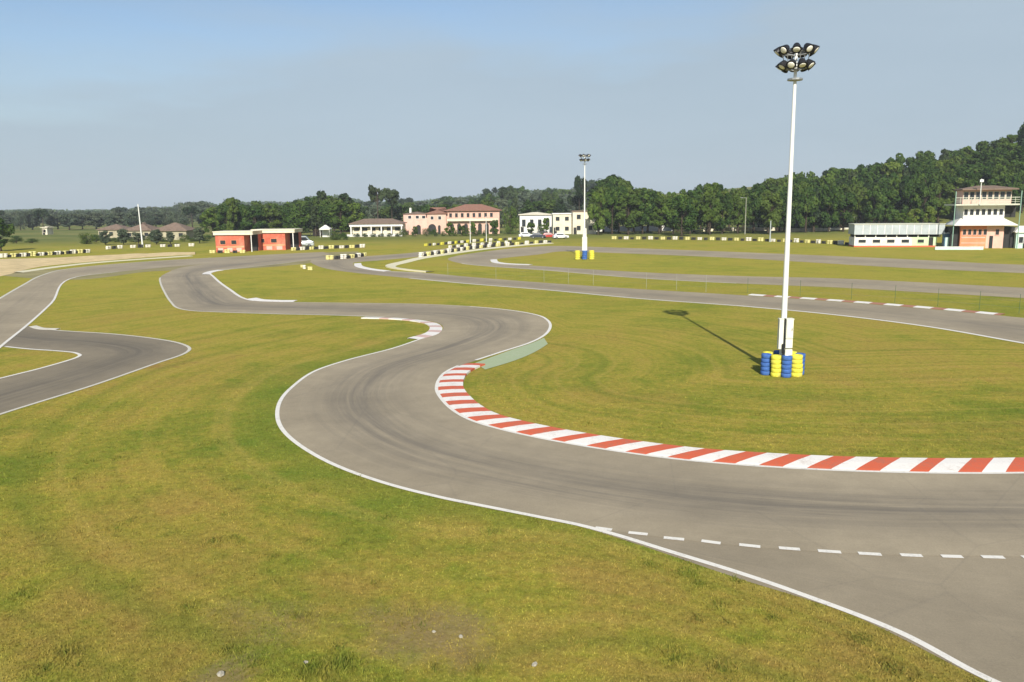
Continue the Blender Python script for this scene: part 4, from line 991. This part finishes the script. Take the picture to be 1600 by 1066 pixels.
for px, yt, wp, k, lab in [(702, 347, 15, 'fresh', 'small tree before the left end of the villa arcade'), (738, 345, 14, 'fresh', 'slim tree in the middle of the villa front'), (772, 342, 15, 'round', 'dark small tree at the right end of the villa front'), (648, 352, 12, 'fresh', 'low tree before the white wing of the villa'), (721, 351, 13, 'round', 'dark shrubby tree between two fresh ones at the villa')]: tree(k, px, 247, yt, wp, lab, None)
for i in range(6): tree('bush', 555+i*13, 248, 365+random.uniform(-1, 2), 12, 'low planter shrub along the front of the clubhouse', 'shrubs before the clubhouse')
tree('fresh', 853, 262, 338, 17, 'fresh green tree at the right end of the long white house', None); tree('round', 830, 264, 346, 14, 'round dark shrub before the middle of the long white house', None); tree('round', 888, 262, 336, 26, 'small dark tree in front of the cream house', None); tree('bush', 868, 262, 352, 14, 'dark shrub beside the parked white hatchback', None); tree('fresh', 925, 262, 338, 16, 'small tree hiding the right corner of the tall pale house', None); tree('bush', 845, 266, 349, 12, 'shrub before the long white house', None)
# far woods as one mass
P = []; Tn = []
for px in np.arange(-90, 1010, 2.6):
    dist = 1350+60*math.sin(px*.05)+rng.random()*80; x, y = far(px, dist); Hz = hz(px); zt_ = zat(px, Hz-(Hz-sil(px))*.72+rng.random()*2, dist); zt_ = min(zt_, 34+rng.random()*4)
    k = 70; p = np.stack([x+rng.normal(0, 5, k), y+rng.normal(0, 5, k), rng.random(k)**.7*max(6, zt_)], 1); P.append(p); Tn.append(np.full(k, rng.random())*.6+.4*rng.random(k))
P = np.concatenate(P); Tn = np.concatenate(Tn)
me = leaf_mesh('distant_woods', P, rng.normal(size=P.shape)+np.array([0, -.8, .6]), 3.4*(.6+.8*rng.random(len(P))), Tn, 'leaf')
dw = bpy.data.objects.new('distant_woods', me); col.objects.link(dw); tag(dw, 'far blue green woodland along the horizon', 'woods', kind='stuff')

# ================================================================= HAZE
hzb = MB(); hzb.box(-2400, 2400, -60, 2600, -1.0, 85.0)
hm = bpy.data.materials.new('haze_air'); hm.use_nodes = True; nt = hm.node_tree; nt.nodes.clear()
out = nt.nodes.new('ShaderNodeOutputMaterial'); pv = nt.nodes.new('ShaderNodeVolumePrincipled'); pv.inputs['Color'].default_value = (.86, .92, 1, 1); pv.inputs['Density'].default_value = .0002
pv.inputs['Anisotropy'].default_value = 0.0
nt.links.new(pv.outputs[0], out.inputs['Volume'])
ho = hzb.build('haze', hm); tag(ho, 'thin pale summer haze over the circuit', 'haze', kind='stuff')

# ================================================================= LIGHT
EL = math.radians(32.6)
sdir = Vector((.0165, -1, 0)).normalized()*math.cos(EL)+Vector((0, 0, math.sin(EL)))
sd = bpy.data.lights.new('sun', 'SUN'); sd.energy = 4.5; sd.angle = math.radians(.6); sd.color = (1, .95, .84)
so = bpy.data.objects.new('sun', sd); col.objects.link(so); so.rotation_euler = (-sdir).to_track_quat('-Z', 'Y').to_euler(); so.location = (0, -30, 60)
W = bpy.data.worlds.new('World'); scene.world = W; W.use_nodes = True; nt = W.node_tree; g = N(W)
bg = nt.nodes['Background']; sk = nt.nodes.new('ShaderNodeTexSky'); sk.sky_type = 'NISHITA'; sk.sun_disc = False
sk.sun_elevation = EL; sk.sun_rotation = PI+.0165; sk.air_density = 1.0; sk.dust_density = .8; sk.ozone_density = 2.0; sk.altitude = 50
# thin high veil of summer cloud, thickest low in the sky
gen = nt.nodes.new('ShaderNodeTexCoord').outputs['Generated']; mp = nt.nodes.new('ShaderNodeMapping'); mp.inputs['Scale'].default_value = (1.3, 1.3, 7.0); nt.links.new(gen, mp.inputs['Vector'])
sp = nt.nodes.new('ShaderNodeSeparateXYZ'); nt.links.new(gen, sp.inputs[0])
cn = g.noise(mp.outputs[0], 1.15, 5, .55)
cf = g.math('ADD', sp.outputs[2], g.math('MULTIPLY', g.math('SUBTRACT', cn, .5), -.4))
cf = g.math('SUBTRACT', cf, g.math('MULTIPLY', sp.outputs[0], .12))
vf = g.ramp(cf, [(0.0, .94), (.13, .88), (.19, .4), (.26, .03), (.6, .0)])
vc = g.mix(1.0, g.ramp(cn, [(.3, .92), (.7, 1.06)]), (3.4, 4.2, 4.9), 'MULTIPLY')
nt.links.new(g.mix(vf, sk.outputs[0], vc), bg.inputs['Color']); bg.inputs['Strength'].default_value = .09
scene.view_settings.view_transform = 'Standard'; scene.view_settings.look = 'None'; scene.view_settings.exposure = .46; scene.view_settings.gamma = 1
scene.render.engine = 'CYCLES'; scene.cycles.volume_bounces = 0; scene.cycles.max_bounces = 5; scene.cycles.volume_step_rate = 1
print('trees', ntree[0], 'blades', n)
